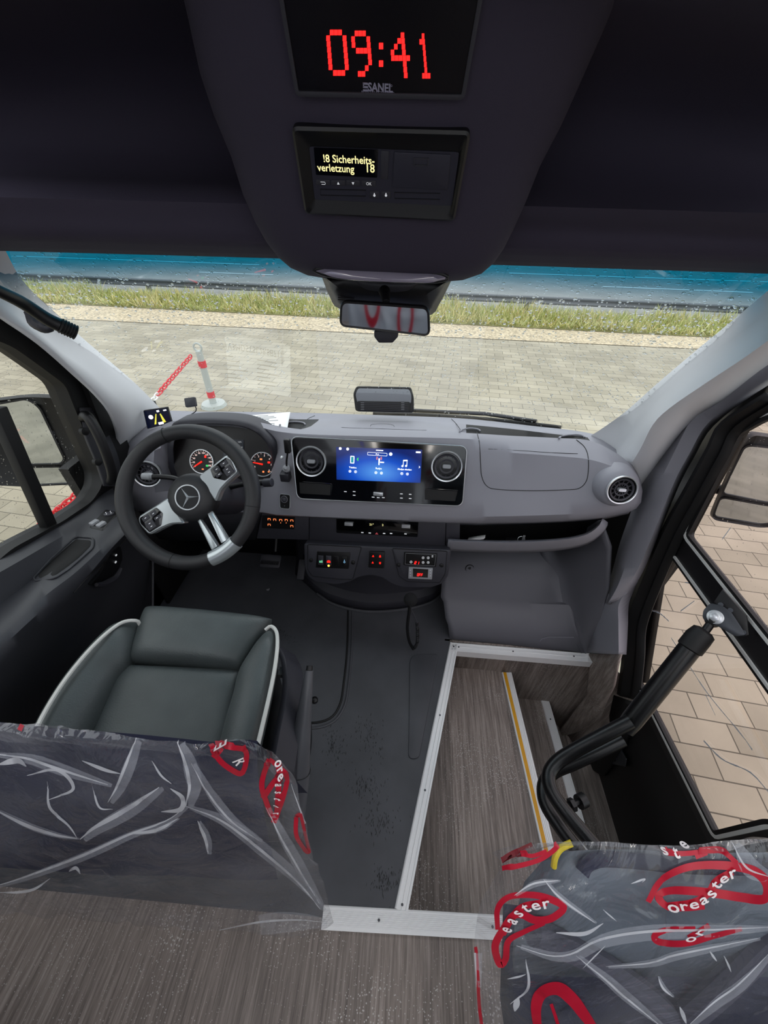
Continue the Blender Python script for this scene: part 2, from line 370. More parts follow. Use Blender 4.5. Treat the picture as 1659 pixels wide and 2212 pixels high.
# ------------------------------------------------------------------ windscreen
WB = [(250, 910, 1.17), (335, 884, 1.25), (430, 886, 1.34), (620, 888, 1.42), (830, 893, 1.44), (1000, 901, 1.42), (1150, 916, 1.36), (1292, 936, 1.25), (1360, 960, 1.17)]
WT = [(-140, 520, .74), (10, 535, .80), (300, 544, .86), (560, 552, .90), (830, 556, .91), (1050, 560, .90), (1400, 574, .85), (1659, 588, .80), (1780, 590, .74)]
def row_px(pts, n):
    us = [pts[0][0] + (pts[-1][0] - pts[0][0]) * k / (n - 1) for k in range(n)]
    return [at(u, v, y=y) for u, (v, y) in zip(us, crx(pts, us))]
wbr = row_px(WB, 41); wtr = row_px(WT, 41)
wtr = [p + (p - q) * .06 for p, q in zip(wtr, wbr)]; wbr2 = [q - (p - q) * .04 for p, q in zip(wtr, wbr)]
rows = [[b.lerp(t, k / 10) + Vector((0, .018, .018)) * math.sin(math.pi * k / 10) for b, t in zip(wbr2, wtr)] for k in range(11)]
g = MB(); g.loft(rows); ws = struct(g.build('window_1', M_wind, fix=False)); ws_rows = rows
BW = BVHTree.FromPolygons(g.v, g.f)
# raindrops and trails on the outside of the windscreen
md = bpy.data.materials.new('water'); md.use_nodes = True; b = md.node_tree.nodes['Principled BSDF']
b.inputs['Transmission Weight'].default_value = 1; b.inputs['IOR'].default_value = 1.33; b.inputs['Roughness'].default_value = .02; b.inputs['Base Color'].default_value = (.8, .82, .82, 1)
def drops(n, tree, pick, name, label, rmin=.0012, rmax=.0036):
    g = MB()
    for i in range(n):
        u, v = pick(); r = ray(u, v); h = tree.ray_cast(CAMP, r.normalized())
        if h[0] is None: continue
        p, nn = h[0], h[1]
        if nn.dot(r) < 0: nn = -nn
        t = nn.cross(Vector((0, 0, 1))).normalized(); w = nn.cross(t); s = rmin + (rmax - rmin) * random.random() ** 2.5; el = random.uniform(.7, 1.4)
        o = p + nn * .0004; vs = []
        for ring_, (rad, hh) in enumerate(((1, 0), (.75, .35))):
            for k in range(6):
                a = k * math.pi / 3 + .3; vs.append(o + (t * math.cos(a) + w * math.sin(a) * el) * s * rad + nn * s * hh)
        vs.append(o + nn * s * .5)
        fs = [(k, (k + 1) % 6, 6 + (k + 1) % 6, 6 + k) for k in range(6)] + [(6 + k, 6 + (k + 1) % 6, 12) for k in range(6)] + [tuple(range(6))[::-1]]
        g.add(vs, fs)
    return tag(g.build(name, md), label, 'raindrops', kind='stuff')
drops(6500, BW, lambda: (random.uniform(20, 1640), random.uniform(545, 920)), 'raindrops', 'many small raindrops on the outside of the windscreen')
# wiper resting at the base of the windscreen
wp = thing('windscreen_wiper', 'black wiper lying along the base of the windscreen outside', 'wiper', at(900, 890, y=1.46))
g = MB(); P = [p + Vector((0, .022, .002)) for p in (ws_rows[0][20:36])]
g.tube(P, .009, 8); g.build('blade', M_rubber, wp)
g = MB(); g.tube([P[2] + Vector((0, .03, .005)), P[9] + Vector((0, .03, .01)), P[13] + Vector((0, .005, .012))], .008, 8); g.build('arm', M_black, wp)
# bonnet and cowl outside below the windscreen
g = MB(); mcw = mat('cowl_black', '17181a', .5)
r0 = [p + Vector((0, .03, -.03)) for p in ws_rows[0]]; r1 = [p + Vector((0, .20, -.10)) for p in r0]; g.loft([r0, r1])
struct(g.build('trim_1', mcw, solid=.01))
g = MB(); mb_ = mat('white_paint', 'd5d8da', .2, coat=.5)
r2 = [Vector((p.x * .96 - .003, p.y, p.z + .0)) for p in r1]; r3 = [Vector((p.x * .9 - .008, p.y + .32, p.z - .22)) for p in r2]; r4 = [Vector((p.x * .9, p.y + .2, p.z - .5)) for p in r3]
g.loft([r2, r3, r4]); struct(g.build('wall_front', mb_, solid=.01))

# ------------------------------------------------------------------ floors
def poly(name, pts, m, thick=.02):
    g = MB(); n = len(pts); P = [Vector(p) for p in pts]; Q = [p - Vector((0, 0, thick)) for p in P]
    g.add(P + Q, [tuple(range(n)), tuple(range(n, 2 * n))[::-1]] + [(k, (k + 1) % n, n + (k + 1) % n, n + k) for k in range(n)])
    return struct(g.build(name, m))
T1 = at(972, 1388, z=0); T2 = at(1272, 1412, z=0); T3 = at(852, 1962, z=0)
poly('floor_cab', [(-1.06, .06, 0), (T3.x, .075, 0), (T1.x, T1.y, 0), (T1.x, 1.02, 0), (.1, 1.35, 0), (-1.06, 1.35, 0)], M_mat, .04)
poly('floor', [(-1.06, -3.2, 0), (.86, -3.2, 0), (.86, .075, 0), (T3.x, .075, 0), (-1.06, .06, 0)], M_wood, .04)
Z1, Z2, Z3 = -.2, -.42, -.6
YA = at(1085, 1460, z=Z1); YB = at(1165, 1815, z=Z1)
WF = .875
YX = lambda y: YA.x + (YB.x - YA.x) * (YA.y - y) / (YA.y - YB.y) + .042
poly('floor_entry', [(.0, .04, Z1), (YX(.04), .04, Z1), (YX(WF), WF, Z1), (.18, WF, Z1)], M_wood, .03)
poly('floor_step', [(YX(.1) - .04, .04, Z2), (.735 + .04, .04, Z2), (.735, .87, Z2), (YX(WF) - .04, .87, Z2)], M_wood, .03)
poly('floor_sill', [(.70, .0, Z3), (.97, .0, Z3), (.97, .9, Z3), (.70, .9, Z3)], M_wood, .03)
# risers of the entry well
g = MB(); g.add([T3 + Vector((0, -.05, -.001)), T1 + Vector((0, 0, -.001)), (T1.x, T1.y, Z1), (T3.x, T3.y - .05, Z1)], [(0, 1, 2, 3)]); struct(g.build('wall_entry_left', M_woodv, solid=.008))
g = MB(); rws = []
for z in (0, -.1, Z1, -.3, Z2, Z3):
    rws.append([Vector((x, y, z)) for x, y in ((T1.x - .02, .885), (.45, .882), (T2.x, .87), (T2.x + .05, .845), (T2.x + .10, .79), (T2.x + .125, .70))])
g.loft(rws); struct(g.build('wall_entry_front', M_woodv, solid=.008))
g = MB(); g.add([(YX(.04) - .006, .04, Z1 - .03), (YX(WF) - .006, WF, Z1 - .03), (YX(WF) - .006, WF, Z2), (YX(.04) - .006, .04, Z2)], [(0, 1, 2, 3)]); struct(g.build('wall_step_riser', M_woodv, solid=.008))
g = MB(); g.add([(.775, .04, Z2 - .03), (.735, .87, Z2 - .03), (.735, .87, Z3), (.775, .04, Z3)], [(0, 1, 2, 3)]); struct(g.build('wall_sill_riser', M_woodv, solid=.008))
g = MB(); g.add([(0, .07, -.04), (.86, .07, -.04), (.9, .07, Z3), (0, .07, Z3)], [(0, 1, 2, 3)]); struct(g.build('wall_entry_rear', M_woodv, solid=.008))
# aluminium step edge profiles
def profile(name, a, b, w, h=.012, lab=None, side=1, groove=3, screws=()):
    a, b = Vector(a), Vector(b); t = (b - a).normalized(); s = t.cross(Vector((0, 0, 1))).normalized() * side; up = Vector((0, 0, 1))
    sec = [(0, 0), (.001, .004), (.004, .006)]
    k = groove; x0 = .16 * w
    for i in range(k): 
        xx = x0 + (.84 * w - x0) * i / k; sec += [(xx, .006), (xx + .0012, .0045), (xx + (.68 * w) / k - .0015, .0045), (xx + .68 * w / k - .0003, .006)]
    sec += [(w, .006), (w, -h)]
    g = MB(); g.loft([[p + s * x + up * (z) for x, z in sec] for p in (a, b)]); o = struct(g.build(name, M_alu, ang=20))
    for q in screws:
        g = MB(); c = a.lerp(b, q) + s * w * .5 + up * .005; g.cyl(c, c + up * .0022, .0032, .0028, 10); g.build('screw', mat('screw_steel', '55565a', .4, metal=.8), o)
    return o
profile('trim_2', T1 + Vector((0, 0, 0)), T3, .034, .03, side=-1, groove=2, screws=(.02, .37, .66, .985))
profile('trim_3', T1 + Vector((0, .0, 0)), T2, .040, .03, side=1, groove=2, screws=(.06, .45, .88))
profile('trim_4', at(700, 1954, z=0), at(1100, 1977, z=0), .044, .02, side=1, groove=9, screws=(.30, .9))
o = profile('trim_5', (YX(WF) - .042, .868, Z1), (YX(.04) - .042, .04, Z1), .042, .02, side=-1, groove=5)
g = MB(); a = Vector((YX(WF) - .036, .868, Z1 + .0066)); c = Vector((YX(.04) - .036, .04, Z1 + .0066)); g.add([a, a + Vector((.013, 0, 0)), c + Vector((.013, 0, 0)), c], [(0, 1, 2, 3)])
tag(g.build('grip_strip', M_yel, o), 'yellow anti-slip strip')
profile('trim_6', (.70, .865, Z2), (.74, .04, Z2), .036, .02, side=-1, groove=1, screws=(.1,))

# mat seam ridges pressed into the rubber floor
def onfloor(pts, z=.0): return [at(u, v, z=z) for u, v in pts]
def ridge(name, pts, r, m=M_mat, z=.0):
    g = MB(); P = cr(onfloor(pts, z), 40); g.tube(P, r, 8); return g
fl = bpy.data.objects['floor_cab']
g = ridge('r', [(752, 1306), (750, 1400), (742, 1480), (735, 1520), (718, 1548), (690, 1560), (655, 1562)], .004); g.build('mat_seam', M_rubber, fl)
g = ridge('r', [(762, 1306), (760, 1400), (752, 1485), (744, 1525), (724, 1556), (692, 1571), (655, 1573)], .005); g.build('mat_seam', M_mat, fl)
g = MB(); c = at(680, 1513, z=0); g.lathe(Fr(c, (0, 0, 1), (0, 1, 0)), [(.012, 0), (.011, .008), (.006, .012), (0, .013)], 16); g.build('mat_stud', M_black, fl)
# raised pad of the mat at the right: gentle relief
g = MB(); pts = onfloor([(885, 1430), (890, 1418), (905, 1413), (948, 1413), (905, 1640), (882, 1640), (884, 1500)]); F0 = Fr((0, 0, 0), (0, 0, 1), (0, 1, 0))
g.prism(F0, fillet([(p.x, p.y) for p in pts], .02), -.002, .005); g.build('mat_pad', M_mat, fl, bevel=.004)
# scuffed shoe prints: dusty smears
mscuff = mat('scuff_mark', '1c1d1f', .8)
for (cu_, cv_, su, sv, ang_) in ((722, 1610, 24, 40, .1), (800, 1590, 28, 45, -.3), (790, 1700, 38, 34, .2), (825, 1775, 45, 40, -.5), (600, 1365, 40, 14, .5), (830, 1900, 30, 28, .3)):
    g = MB()
    for i in range(90):
        a = random.gauss(0, .5) * su; bb = random.gauss(0, .5) * sv
        uu = cu_ + a * math.cos(ang_) - bb * math.sin(ang_); vv = cv_ + a * math.sin(ang_) + bb * math.cos(ang_)
        p = at(uu, vv, z=.0006 + i * 2e-6); d_ = Vector((random.gauss(0, .3), 1, 0)).normalized() * random.uniform(.002, .007); w_ = Vector((d_.y, -d_.x, 0)).normalized() * random.uniform(.0004, .0011)
        g.add([p - d_, p + w_, p + d_, p - w_], [(0, 1, 2, 3)])
    o = g.build('scuff_marks', mscuff, fl); o['kind'] = 'stuff'
# engine tunnel front wall under the centre console, firewall, footwell
g = MB(); rws = []
for (z, k) in ((0.0, 0), (.03, .015), (.045, .05), (.16, .075), (.36, .06)):
    rws.append([at(u, v, z=0) * 1.0 + Vector((0, k, z)) for u, v in ((640, 1240), (685, 1280), (720, 1300), (790, 1316), (870, 1312), (930, 1298), (960, 1270), (990, 1240))])
rws = [cr(r, 40) for r in rws]
g.loft(rws); struct(g.build('wall_tunnel', M_dark, solid=.006))
g = MB(); P = cr(onfloor([(685, 1283), (722, 1306), (790, 1321), (870, 1317), (930, 1302), (958, 1280)], .004), 40); g.tube(P, .007, 8); g.build('mat_lip', M_mat, fl)
g = MB(); g.add([(-1.0, 1.28, 0), (-.30, 1.28, 0), (-.30, 1.22, .6), (-1.0, 1.22, .6)], [(0, 1, 2, 3)]); g.add([(-1.0, .95, .0), (-1.0, 1.3, 0), (-1.0, 1.3, .6), (-1.0, .95, .6)], [(0, 1, 2, 3)])
struct(g.build('wall_footwell', M_rubber, solid=.01))
# passenger side kick panel, stepped
g = MB(); K = [[(958, 1186, 1.20), (1080, 1188, 1.20), (1165, 1190, 1.20), (1200, 1192, 1.19)],
               [(955, 1240, 1.10), (1080, 1245, 1.10), (1190, 1250, 1.09), (1222, 1255, 1.08)],
               [(952, 1290, 1.01), (1080, 1297, 1.01), (1200, 1303, 1.005), (1232, 1306, 1.0)],
               [(958, 1300, .995), (1080, 1304, .995), (1205, 1308, .99), (1236, 1310, .985)],
               [(962, 1335, .945), (1080, 1340, .945), (1212, 1346, .94), (1243, 1348, .93)],
               [(968, 1350, .925), (1080, 1356, .925), (1222, 1364, .92), (1250, 1366, .91)],
               [(972, 1386, .888), (1080, 1394, .886), (1240, 1404, .88), (1262, 1408, .875)]]
g.loft([cr([at(*p[:2], y=p[2]) for p in r], 24) for r in K]); kp = struct(g.build('wall_kick_panel', mat('kick_panel_plastic', '64646b', .5, bump=.12, bscale=900), solid=.01, ang=50))
g = MB(); g.tube([at(952, 1291, y=1.008), at(1080, 1298, y=1.008), at(1205, 1304, y=1.003)], .0022, 6); g.build('panel_seam', M_black, kp)
for u, v in ((1015, 1230), (1126, 1237)):
    c = at(u, v, y=1.118); F = Fr(c, (0, -.55, .83)); g = MB()
    g.lathe(F, [(.021, -.002), (.021, .003), (.017, .004), (.016, -.003), (.011, -.003), (.010, .003), (0, .004)], 24); g.build('screw_cap', M_black, kp)
g = MB(); g.tube([at(1162, 1392, y=.886) , at(1170, 1380, y=.897), at(1185, 1376, y=.90), at(1240, 1377, y=.90)], .001, 6); g.build('panel_seam', M_dash, kp)
# curved lower side wall right of the kick panel
g = MB()
Kc = [[(1165, 1188, 1.2), (1200, 1188, 1.18), (1240, 1160, 1.13), (1300, 1120, 1.05)],
      [(1190, 1250, 1.10), (1222, 1240, 1.09), (1270, 1220, 1.03), (1322, 1180, .99)],
      [(1212, 1310, 1.0), (1240, 1300, .99), (1275, 1290, .96), (1318, 1270, .93)],
      [(1235, 1370, .915), (1255, 1365, .91), (1275, 1350, .90), (1300, 1330, .90)],
      [(1255, 1410, .872), (1265, 1412, .872), (1276, 1400, .87), (1290, 1390, .87)]]
g.loft([cr([at(*p[:2], y=p[2]) for p in r], 16) for r in Kc]); struct(g.build('wall_kick_side', mat('kick_panel_plastic', '64646b', .5, bump=.12, bscale=900), solid=.01, ang=60))

g = MB(); g.box((-.1, 1.40, .32), (1.9, .03, .70)); g.box((.80, 1.18, .30), (.03, .44, .60)); g.box((-1.04, 1.15, .36), (.03, .5, .74)); g.box((.55, 1.13, -.06), (.72, .46, .03)); g.box((.89, 1.05, -.3), (.03, .34, .62)); g.box((.87, .93, .25), (.05, .05, .5)); struct(g.build('wall_firewall', M_rubber))
# ------------------------------------------------------------------ pillars (A pillars and door pillars)
def pillar(name, curves, m, n=28, solid=.012, ang=60):
    g = MB(); g.loft([cr([at(*q[:2], **({'y': q[2]} if len(q) == 3 else {'x': q[3]})) for q in c], n) for c in curves])
    return struct(g.build(name, m, solid=solid, ang=ang))
X_ = None
def yv(v, v0, y0, v1, y1): return y0 + (y1 - y0) * (v - v0) / (v1 - v0)
def cy(pts, off, v0, y0, v1, y1): return [(u, v, yv(v, v0, y0, v1, y1) - off) for u, v in pts]
RG = [(1262, 950), (1300, 926), (1350, 890), (1420, 828), (1500, 760), (1580, 694), (1659, 628), (1740, 560)]
R1 = [(1310, 990), (1345, 955), (1385, 905), (1455, 828), (1538, 763), (1605, 715), (1659, 673), (1750, 600)]
R2 = [(1352, 1020), (1382, 972), (1410, 918), (1446, 882), (1521, 830), (1600, 778), (1659, 736), (1750, 670)]
R3 = [(1370, 1060), (1392, 1018), (1430, 945), (1471, 884), (1530, 846), (1600, 790), (1659, 748), (1750, 684)]
rgw = cy(RG, 0, 936, 1.24, 628, .80)
pillar('wall_pillar_right', [rgw, cy(RG, .012, 936, 1.24, 628, .80), cy(R1, .02, 955, 1.16, 673, .80), cy([( (a[0]+b[0])/2+1, (a[1]+b[1])/2) for a, b in zip(R1, R2)], .045, 985, 1.12, 700, .80), cy(R2, .05, 1000, 1.08, 736, .78), cy(R3, .035, 1020, 1.06, 748, .78), cy([(u + 26, v + 22) for u, v in R3], -.04, 1020, 1.06, 748, .78)], M_pillar)
Q3 = [(1300, 1300), (1322, 1235), (1340, 1170), (1372, 1080), (1393, 1016), (1428, 950), (1470, 888), (1535, 846), (1600, 795), (1659, 750), (1750, 690)]
Q4 = [(1312, 1305), (1336, 1262), (1365, 1180), (1398, 1090), (1440, 1010), (1482, 925), (1500, 900), (1548, 862), (1610, 815), (1659, 783), (1750, 722)]
Q5 = [(1335, 1296), (1372, 1240), (1400, 1180), (1432, 1100), (1462, 1030), (1492, 975), (1520, 925), (1562, 885), (1610, 850), (1659, 818), (1750, 760)]
def cx(pts, x): return [(u, v, None, x) for u, v in pts]
pillar('wall_pillar_right_inner', [cx(Q3, .765), cx(Q4, .74), cx(Q5, .765), cx([(u + 10, v + 8) for u, v in Q5], .80)], M_dash, 40)
# lower curl of the door pillar going down to the step
L0 = [(1276, 1410), (1272, 1380), (1276, 1340), (1300, 1300), (1312, 1270)]
L1 = [(1300, 1412), (1297, 1385), (1298, 1350), (1312, 1312), (1322, 1285)]
L2 = [(1335, 1412), (1335, 1380), (1335, 1345), (1335, 1305), (1345, 1280)]
L3 = [(1345, 1412), (1347, 1380), (1349, 1345), (1352, 1300), (1372, 1250)]
pillar('wall_pillar_right_foot', [cx(L0, .765), cx(L1, .76), cx(L2, .775), cx(L3, .81)], M_dash, 16)
g = MB(); g.loft([cr([at(u, v, x=x) for u, v in pts], 16) for pts, x in (([(1276, 1412), (1300, 1413), (1325, 1413), (1345, 1413)], .775),)] + [cr([at(u, v, x=.78) for u, v in ((1276, 1430), (1300, 1432), (1322, 1434), (1338, 1436))], 16), cr([at(u, v, x=.80) for u, v in ((1270, 1500), (1290, 1498), (1312, 1492), (1330, 1480))], 16), cr([at(u, v, x=.84) for u, v in ((1200, 1590), (1235, 1585), (1270, 1570), (1300, 1545))], 16)]); struct(g.build('wall_entry_corner', M_woodv, solid=.008))
# black door seals
def seal(parent, pts, r, m=M_rubber, x=None, n=50, d=0): 
    g = MB(); P = cr([rd(u, v, d) for u, v in pts], n); g.tube(P, r, 8); return g.build('door_seal', m, parent)
# ------------------------------------------------------------------ right door
g = MB()
def ld_poly(pts): return pts
FD = Fr(RDP, -RD, (0, 0, 1))
upo = [(1492, 1157), (1607, 934), (1659, 905), (1900, 770), (2600, 1300), (1850, 1500)]
def px3(pts, o=0): return [rd(u, v, o) for u, v in pts]
# world outlines on the door plane: (y,z)
def dp(y, z, o=0): return Vector((.90 - .1 * z + o, y, z))
UPW = [rd(1490, 1157), rd(1607, 932), rd(1659, 903)]; LOW = [rd(1462, 1201), rd(1381, 1338), rd(1378, 1463), rd(1553, 1806), rd(1659, 1762)]
yr = .20
up_out = [(p.y, p.z) for p in UPW] + [(.55, 1.32), (yr, 1.36), (yr, (rd(1490, 1157).z + .02))]
lo_out = [(LOW[0].y, LOW[0].z), (LOW[1].y, LOW[1].z), (LOW[2].y, LOW[2].z), (LOW[3].y, LOW[3].z), (LOW[4].y - .015, LOW[4].z), (yr, LOW[0].z + .02)]
def dprism(g, out, c0, c1):
    n = len(out); vs = [dp(y, z, c0) for y, z in out] + [dp(y, z, c1) for y, z in out]
    return g.add(vs, [tuple(range(n)), tuple(range(n, 2 * n))[::-1]] + [(k, (k + 1) % n, n + (k + 1) % n, n + k) for k in range(n)])
def dring(g, o1, o2, c0, c1):
    rows = [[dp(y, z, c0) for y, z in o1], [dp(y, z, c1) for y, z in o1], [dp(y, z, c1) for y, z in o2], [dp(y, z, c0) for y, z in o2]]
    return g.loft(rows, cu=True, cv=True)
door2 = thing('door_2', 'black framed passenger door with two large glass panes', 'door', (.95, .5, Z3)); door2['kind'] = 'structure'
big = [(up_out[0][0] + .10, .50), (.98, .60), (1.0, .95), (.93, 1.12), (.6, 1.48), (yr - .09, 1.5), (yr - .09, -.6), (.66, -.6), (.78, .0), (.90, .14), (.95, .35)]
# frame built from strips round each pane
def strip(g, pts_in, pts_out, c0, c1): dring(g, pts_in, pts_out, c0, c1)
uo = fillet(up_out, .015, 3); lo = fillet(lo_out, .015, 3)
g = MB(); dring(g, uo, inset(uo, -.045), -.012, .009); dring(g, lo, inset(lo, -.045), -.012, .009)
g.build('frame', M_steel, door2, ang=40)
g = MB(); g.add([dp(.90, .0, .03), dp(1.02, .3, .03), dp(1.04, 1.1, .03), dp(.6, 1.6, .03), dp(.6, 1.45, .03), dp(.92, 1.08, .03), dp(.90, .4, .03), dp(.74, .05, .03)], [(0, 1, 6, 7), (1, 2, 5, 6), (2, 3, 4, 5)]); g.build('edge_panel', M_black, door2, solid=.02)
g = MB(); bot = [(lo_out[3][0] - .03, lo_out[3][1] - .045), (lo_out[2][0] + .02, lo_out[2][1] - .035), (lo_out[2][0] + .045, lo_out[2][1] - .08), (.86, -.62), (-.05, -.62), (-.05, .25)]
dprism(g, bot, -.005, .03); g.build('lower_panel', M_black, door2)
for out in (uo, lo):
    g = MB(); dring(g, out, inset(out, .009), -.014, -.004); g.build('glazing_seal', M_rubber, door2)
    g = MB(); dring(g, inset(out, -.001), inset(out, -.009), -.016, -.006); g.build('bright_edge', mat('pale_edge', 'ecece8', .4), door2)
for k, out in enumerate((up_out, lo_out)):
    g = MB(); dprism(g, out, .004, .008); g.build('pane', M_glassd, door2)
# dotted heater / protective film scraps on the panes
mfilm = mat('film_scrap', 'eef2f8', .6)
for pts in (((1578, 1140), (1560, 1165)), ((1450, 1378), (1490, 1440), (1530, 1500), (1600, 1585), (1625, 1620)), ((1520, 1600), (1560, 1640), (1620, 1668), (1659, 1710)), ((1405, 1318), (1425, 1325), (1445, 1342)), ((1480, 1258), (1505, 1262)), ((1470, 1320), (1500, 1298)), ((1524, 1500), (1545, 1545))):
    g = MB(); P = [rd(u, v, .002) for u, v in pts]; P = cr(P, 14) if len(P) > 2 else P
    w = [random.uniform(.0008, .0026) for _ in P]; g.loft([[p + Vector((0, .5, .8)).normalized() * k for p, k in zip(P, w)], [p - Vector((0, .5, .8)).normalized() * k for p, k in zip(P, w)]]); g.build('film_scrap', mfilm, door2)
# door pillar seals on the body
st = MB()
sl = [(1336, 1500), (1343, 1450), (1348, 1400), (1352, 1340), (1380, 1262), (1430, 1150), (1480, 1060), (1530, 970), (1560, 915), (1659, 850)]
g = MB(); A = cr([rd(u, v, -.035) for u, v in sl], 50); B = cr([rd(u + 46, v + 14, -.01) for u, v in sl], 50)
g.loft([A, [a.lerp(b_, .3) + Vector((-.012, 0, 0)) for a, b_ in zip(A, B)], [a.lerp(b_, .55) + Vector((.004, 0, 0)) for a, b_ in zip(A, B)], [a.lerp(b_, .75) + Vector((-.006, 0, 0)) for a, b_ in zip(A, B)], B]); struct(g.build('trim_8', M_rubber, solid=.006))
g = MB(); A = cr([rd(u, v, -.02) for u, v in [(1336, 1500), (1320, 1560), (1290, 1600), (1255, 1640)]], 20); B = cr([rd(u + 40, v + 15, .0) for u, v in [(1336, 1500), (1325, 1570), (1300, 1620), (1270, 1660)]], 20); g.loft([A, B]); struct(g.build('trim_9', M_rubber, solid=.02))

# ------------------------------------------------------------------ left pillar and door
LG = [(372, 905), (344, 880), (310, 845), (280, 817), (225, 770), (169, 722), (115, 672), (75, 635), (40, 594), (10, 538), (-20, 490)]
L1_ = [(330, 925), (314, 885), (296, 862), (262, 828), (212, 782), (160, 740), (100, 690), (55, 650), (15, 615), (-30, 560), (-60, 520)]
L2_ = [(286, 950), (282, 900), (265, 868), (232, 838), (190, 800), (135, 760), (80, 715), (35, 680), (-10, 645), (-60, 600), (-90, 560)]
L3_ = [(262, 985), (257, 940), (240, 890), (218, 858), (176, 815), (112, 755), (60, 715), (0, 680), (-40, 655), (-90, 620), (-120, 590)]
pillar('wall_pillar_left', [cy(LG, 0, 880, 1.24, 540, .79), cy(LG, .012, 880, 1.24, 540, .79), cy(L1_, .02, 885, 1.16, 520, .77), cy(L2_, .05, 900, 1.10, 560, .75), cy(L3_, .04, 940, 1.05, 590, .74)], M_pillar, 36)
door1 = thing('door_1', 'dark grey driver door panel with armrest and window switches', 'door', (-1.05, .5, 0)); door1['kind'] = 'structure'
def lp(y, z, o=0): return Vector((-1.05 + .1 * z + o, y, z))
lw = [ld(0, 743), ld(60, 785), ld(118, 827), ld(142, 885), ld(175, 960), ld(203, 1023), ld(200, 1053), ld(178, 1085), ld(111, 1129), ld(0, 1187)]
lwo = [(p.y, p.z) for p in lw] + [(.18, ld(0, 1187).z - .0), (.18, 1.42), (.45, 1.42)]
lwo = [lwo[0]] + lwo[1:]
def lring(g, o1, o2, c0, c1):
    rows = [[lp(y, z, c0) for y, z in o1], [lp(y, z, c1) for y, z in o1], [lp(y, z, c1) for y, z in o2], [lp(y, z, c0) for y, z in o2]]
    return g.loft(rows, cu=True, cv=True)
lf = fillet(lwo, .02, 3); 
g = MB(); lring(g, lf, inset(lf, -.05), -.03, .03); g.build('window_frame', M_black, door1, ang=40)
g = MB(); lring(g, inset(lf, -.05), inset(lf, -.13), -.0, .045); g.build('weather_strip', M_rubber, door1, ang=50)
g = MB(); lring(g, inset(lf, .006), inset(lf, -.004), .0, .034); g.build('glazing_seal', M_rubber, door1)
g = MB(); n = len(lf); g.add([lp(y, z, -.01) for y, z in lf] + [lp(y, z, -.006) for y, z in lf], [tuple(range(n)), tuple(range(n, 2 * n))[::-1]]); g.build('pane', M_glass, door1)
g = MB(); a, b_ = ld(-20, 880, .0), ld(100, 1146, .0); t = (b_ - a).normalized(); w = Vector((0, t.z, -t.y)) * .016
g.loft([[a + w, a + w + Vector((.026, 0, 0)), a - w + Vector((.026, 0, 0)), a - w], [b_ + w, b_ + w + Vector((.026, 0, 0)), b_ - w + Vector((.026, 0, 0)), b_ - w]], cu=True, cap=True); g.build('divider_bar', M_rubber, door1, bevel=.004)
# door panel relief: rows from the belt to the floor
def lrow(pts): return cr([at(u, v, x=x) for u, v, x in pts], 40)
DR = [[(-120, 1232, -.975), (0, 1192, -.975), (111, 1133, -.98), (180, 1090, -.98), (206, 1058, -.98), (235, 1030, -.975)],
      [(-120, 1250, -.955), (0, 1203, -.955), (111, 1143, -.957), (180, 1102, -.955), (215, 1075, -.95), (262, 1052, -.95)],
      [(-120, 1300, -.90), (0, 1236, -.90), (111, 1172, -.90), (180, 1132, -.90), (230, 1098, -.90), (275, 1080, -.90)],
      [(-120, 1390, -.885), (0, 1305, -.885), (80, 1243, -.885), (150, 1180, -.885), (220, 1112, -.885), (262, 1088, -.885)],
      [(-120, 1420, -.83), (0, 1340, -.83), (100, 1245, -.83), (165, 1195, -.83), (235, 1130, -.83), (285, 1105, -.83)],
      [(-120, 1450, -.795), (0, 1372, -.79), (100, 1285, -.78), (165, 1235, -.775), (240, 1165, -.775), (285, 1120, -.775)],
      [(-120, 1490, -.775), (0, 1400, -.775), (90, 1320, -.77), (160, 1275, -.765), (245, 1180, -.765), (290, 1135, -.765)],
      [(-120, 1530, -.775), (0, 1440, -.775), (80, 1360, -.78), (150, 1300, -.79), (245, 1200, -.80), (292, 1150, -.80)],
      [(-120, 1650, -.82), (0, 1520, -.82), (80, 1440, -.83), (170, 1370, -.84), (260, 1280, -.85), (325, 1180, -.86)],
      [(-120, 1800, -.86), (0, 1650, -.86), (100, 1570, -.87), (200, 1480, -.87), (290, 1380, -.88), (330, 1300, -.89)]]
g = MB(); g.loft([lrow(r) for r in DR]); g.build('door_panel', M_door, door1, solid=.01, ang=60)
BD = BVHTree.FromPolygons(g.v, g.f)
def hit(tree, u, v, off=0.0):
    r = ray(u, v).normalized(); h = tree.ray_cast(CAMP, r)
    if h[0] is None: return None
    n = h[1] if h[1].dot(r) < 0 else -h[1]
    return h[0] + n * off, n
def decal(tree, pts, off=.0006, close=True, n=None):
    P = []
    for u, v in pts:
        h = hit(tree, u, v, off)
        if h: P.append(h[0])
    return P
def drape(tree, pts, off, m, name, parent, K=8):
    cu_, cv_ = sum(p[0] for p in pts) / len(pts), sum(p[1] for p in pts) / len(pts); g = MB(); rows = []
    for k in range(K + 1):
        t = 1 - k / K * .98; r = []
        for u, v in pts:
            h = hit(tree, cu_ + (u - cu_) * t, cv_ + (v - cv_) * t, off if k else 0); r.append(h[0] if h else rows[-1][len(r)])
        rows.append(r)
    g.loft(rows, cu=True); return g.build(name, m, parent, ang=60)
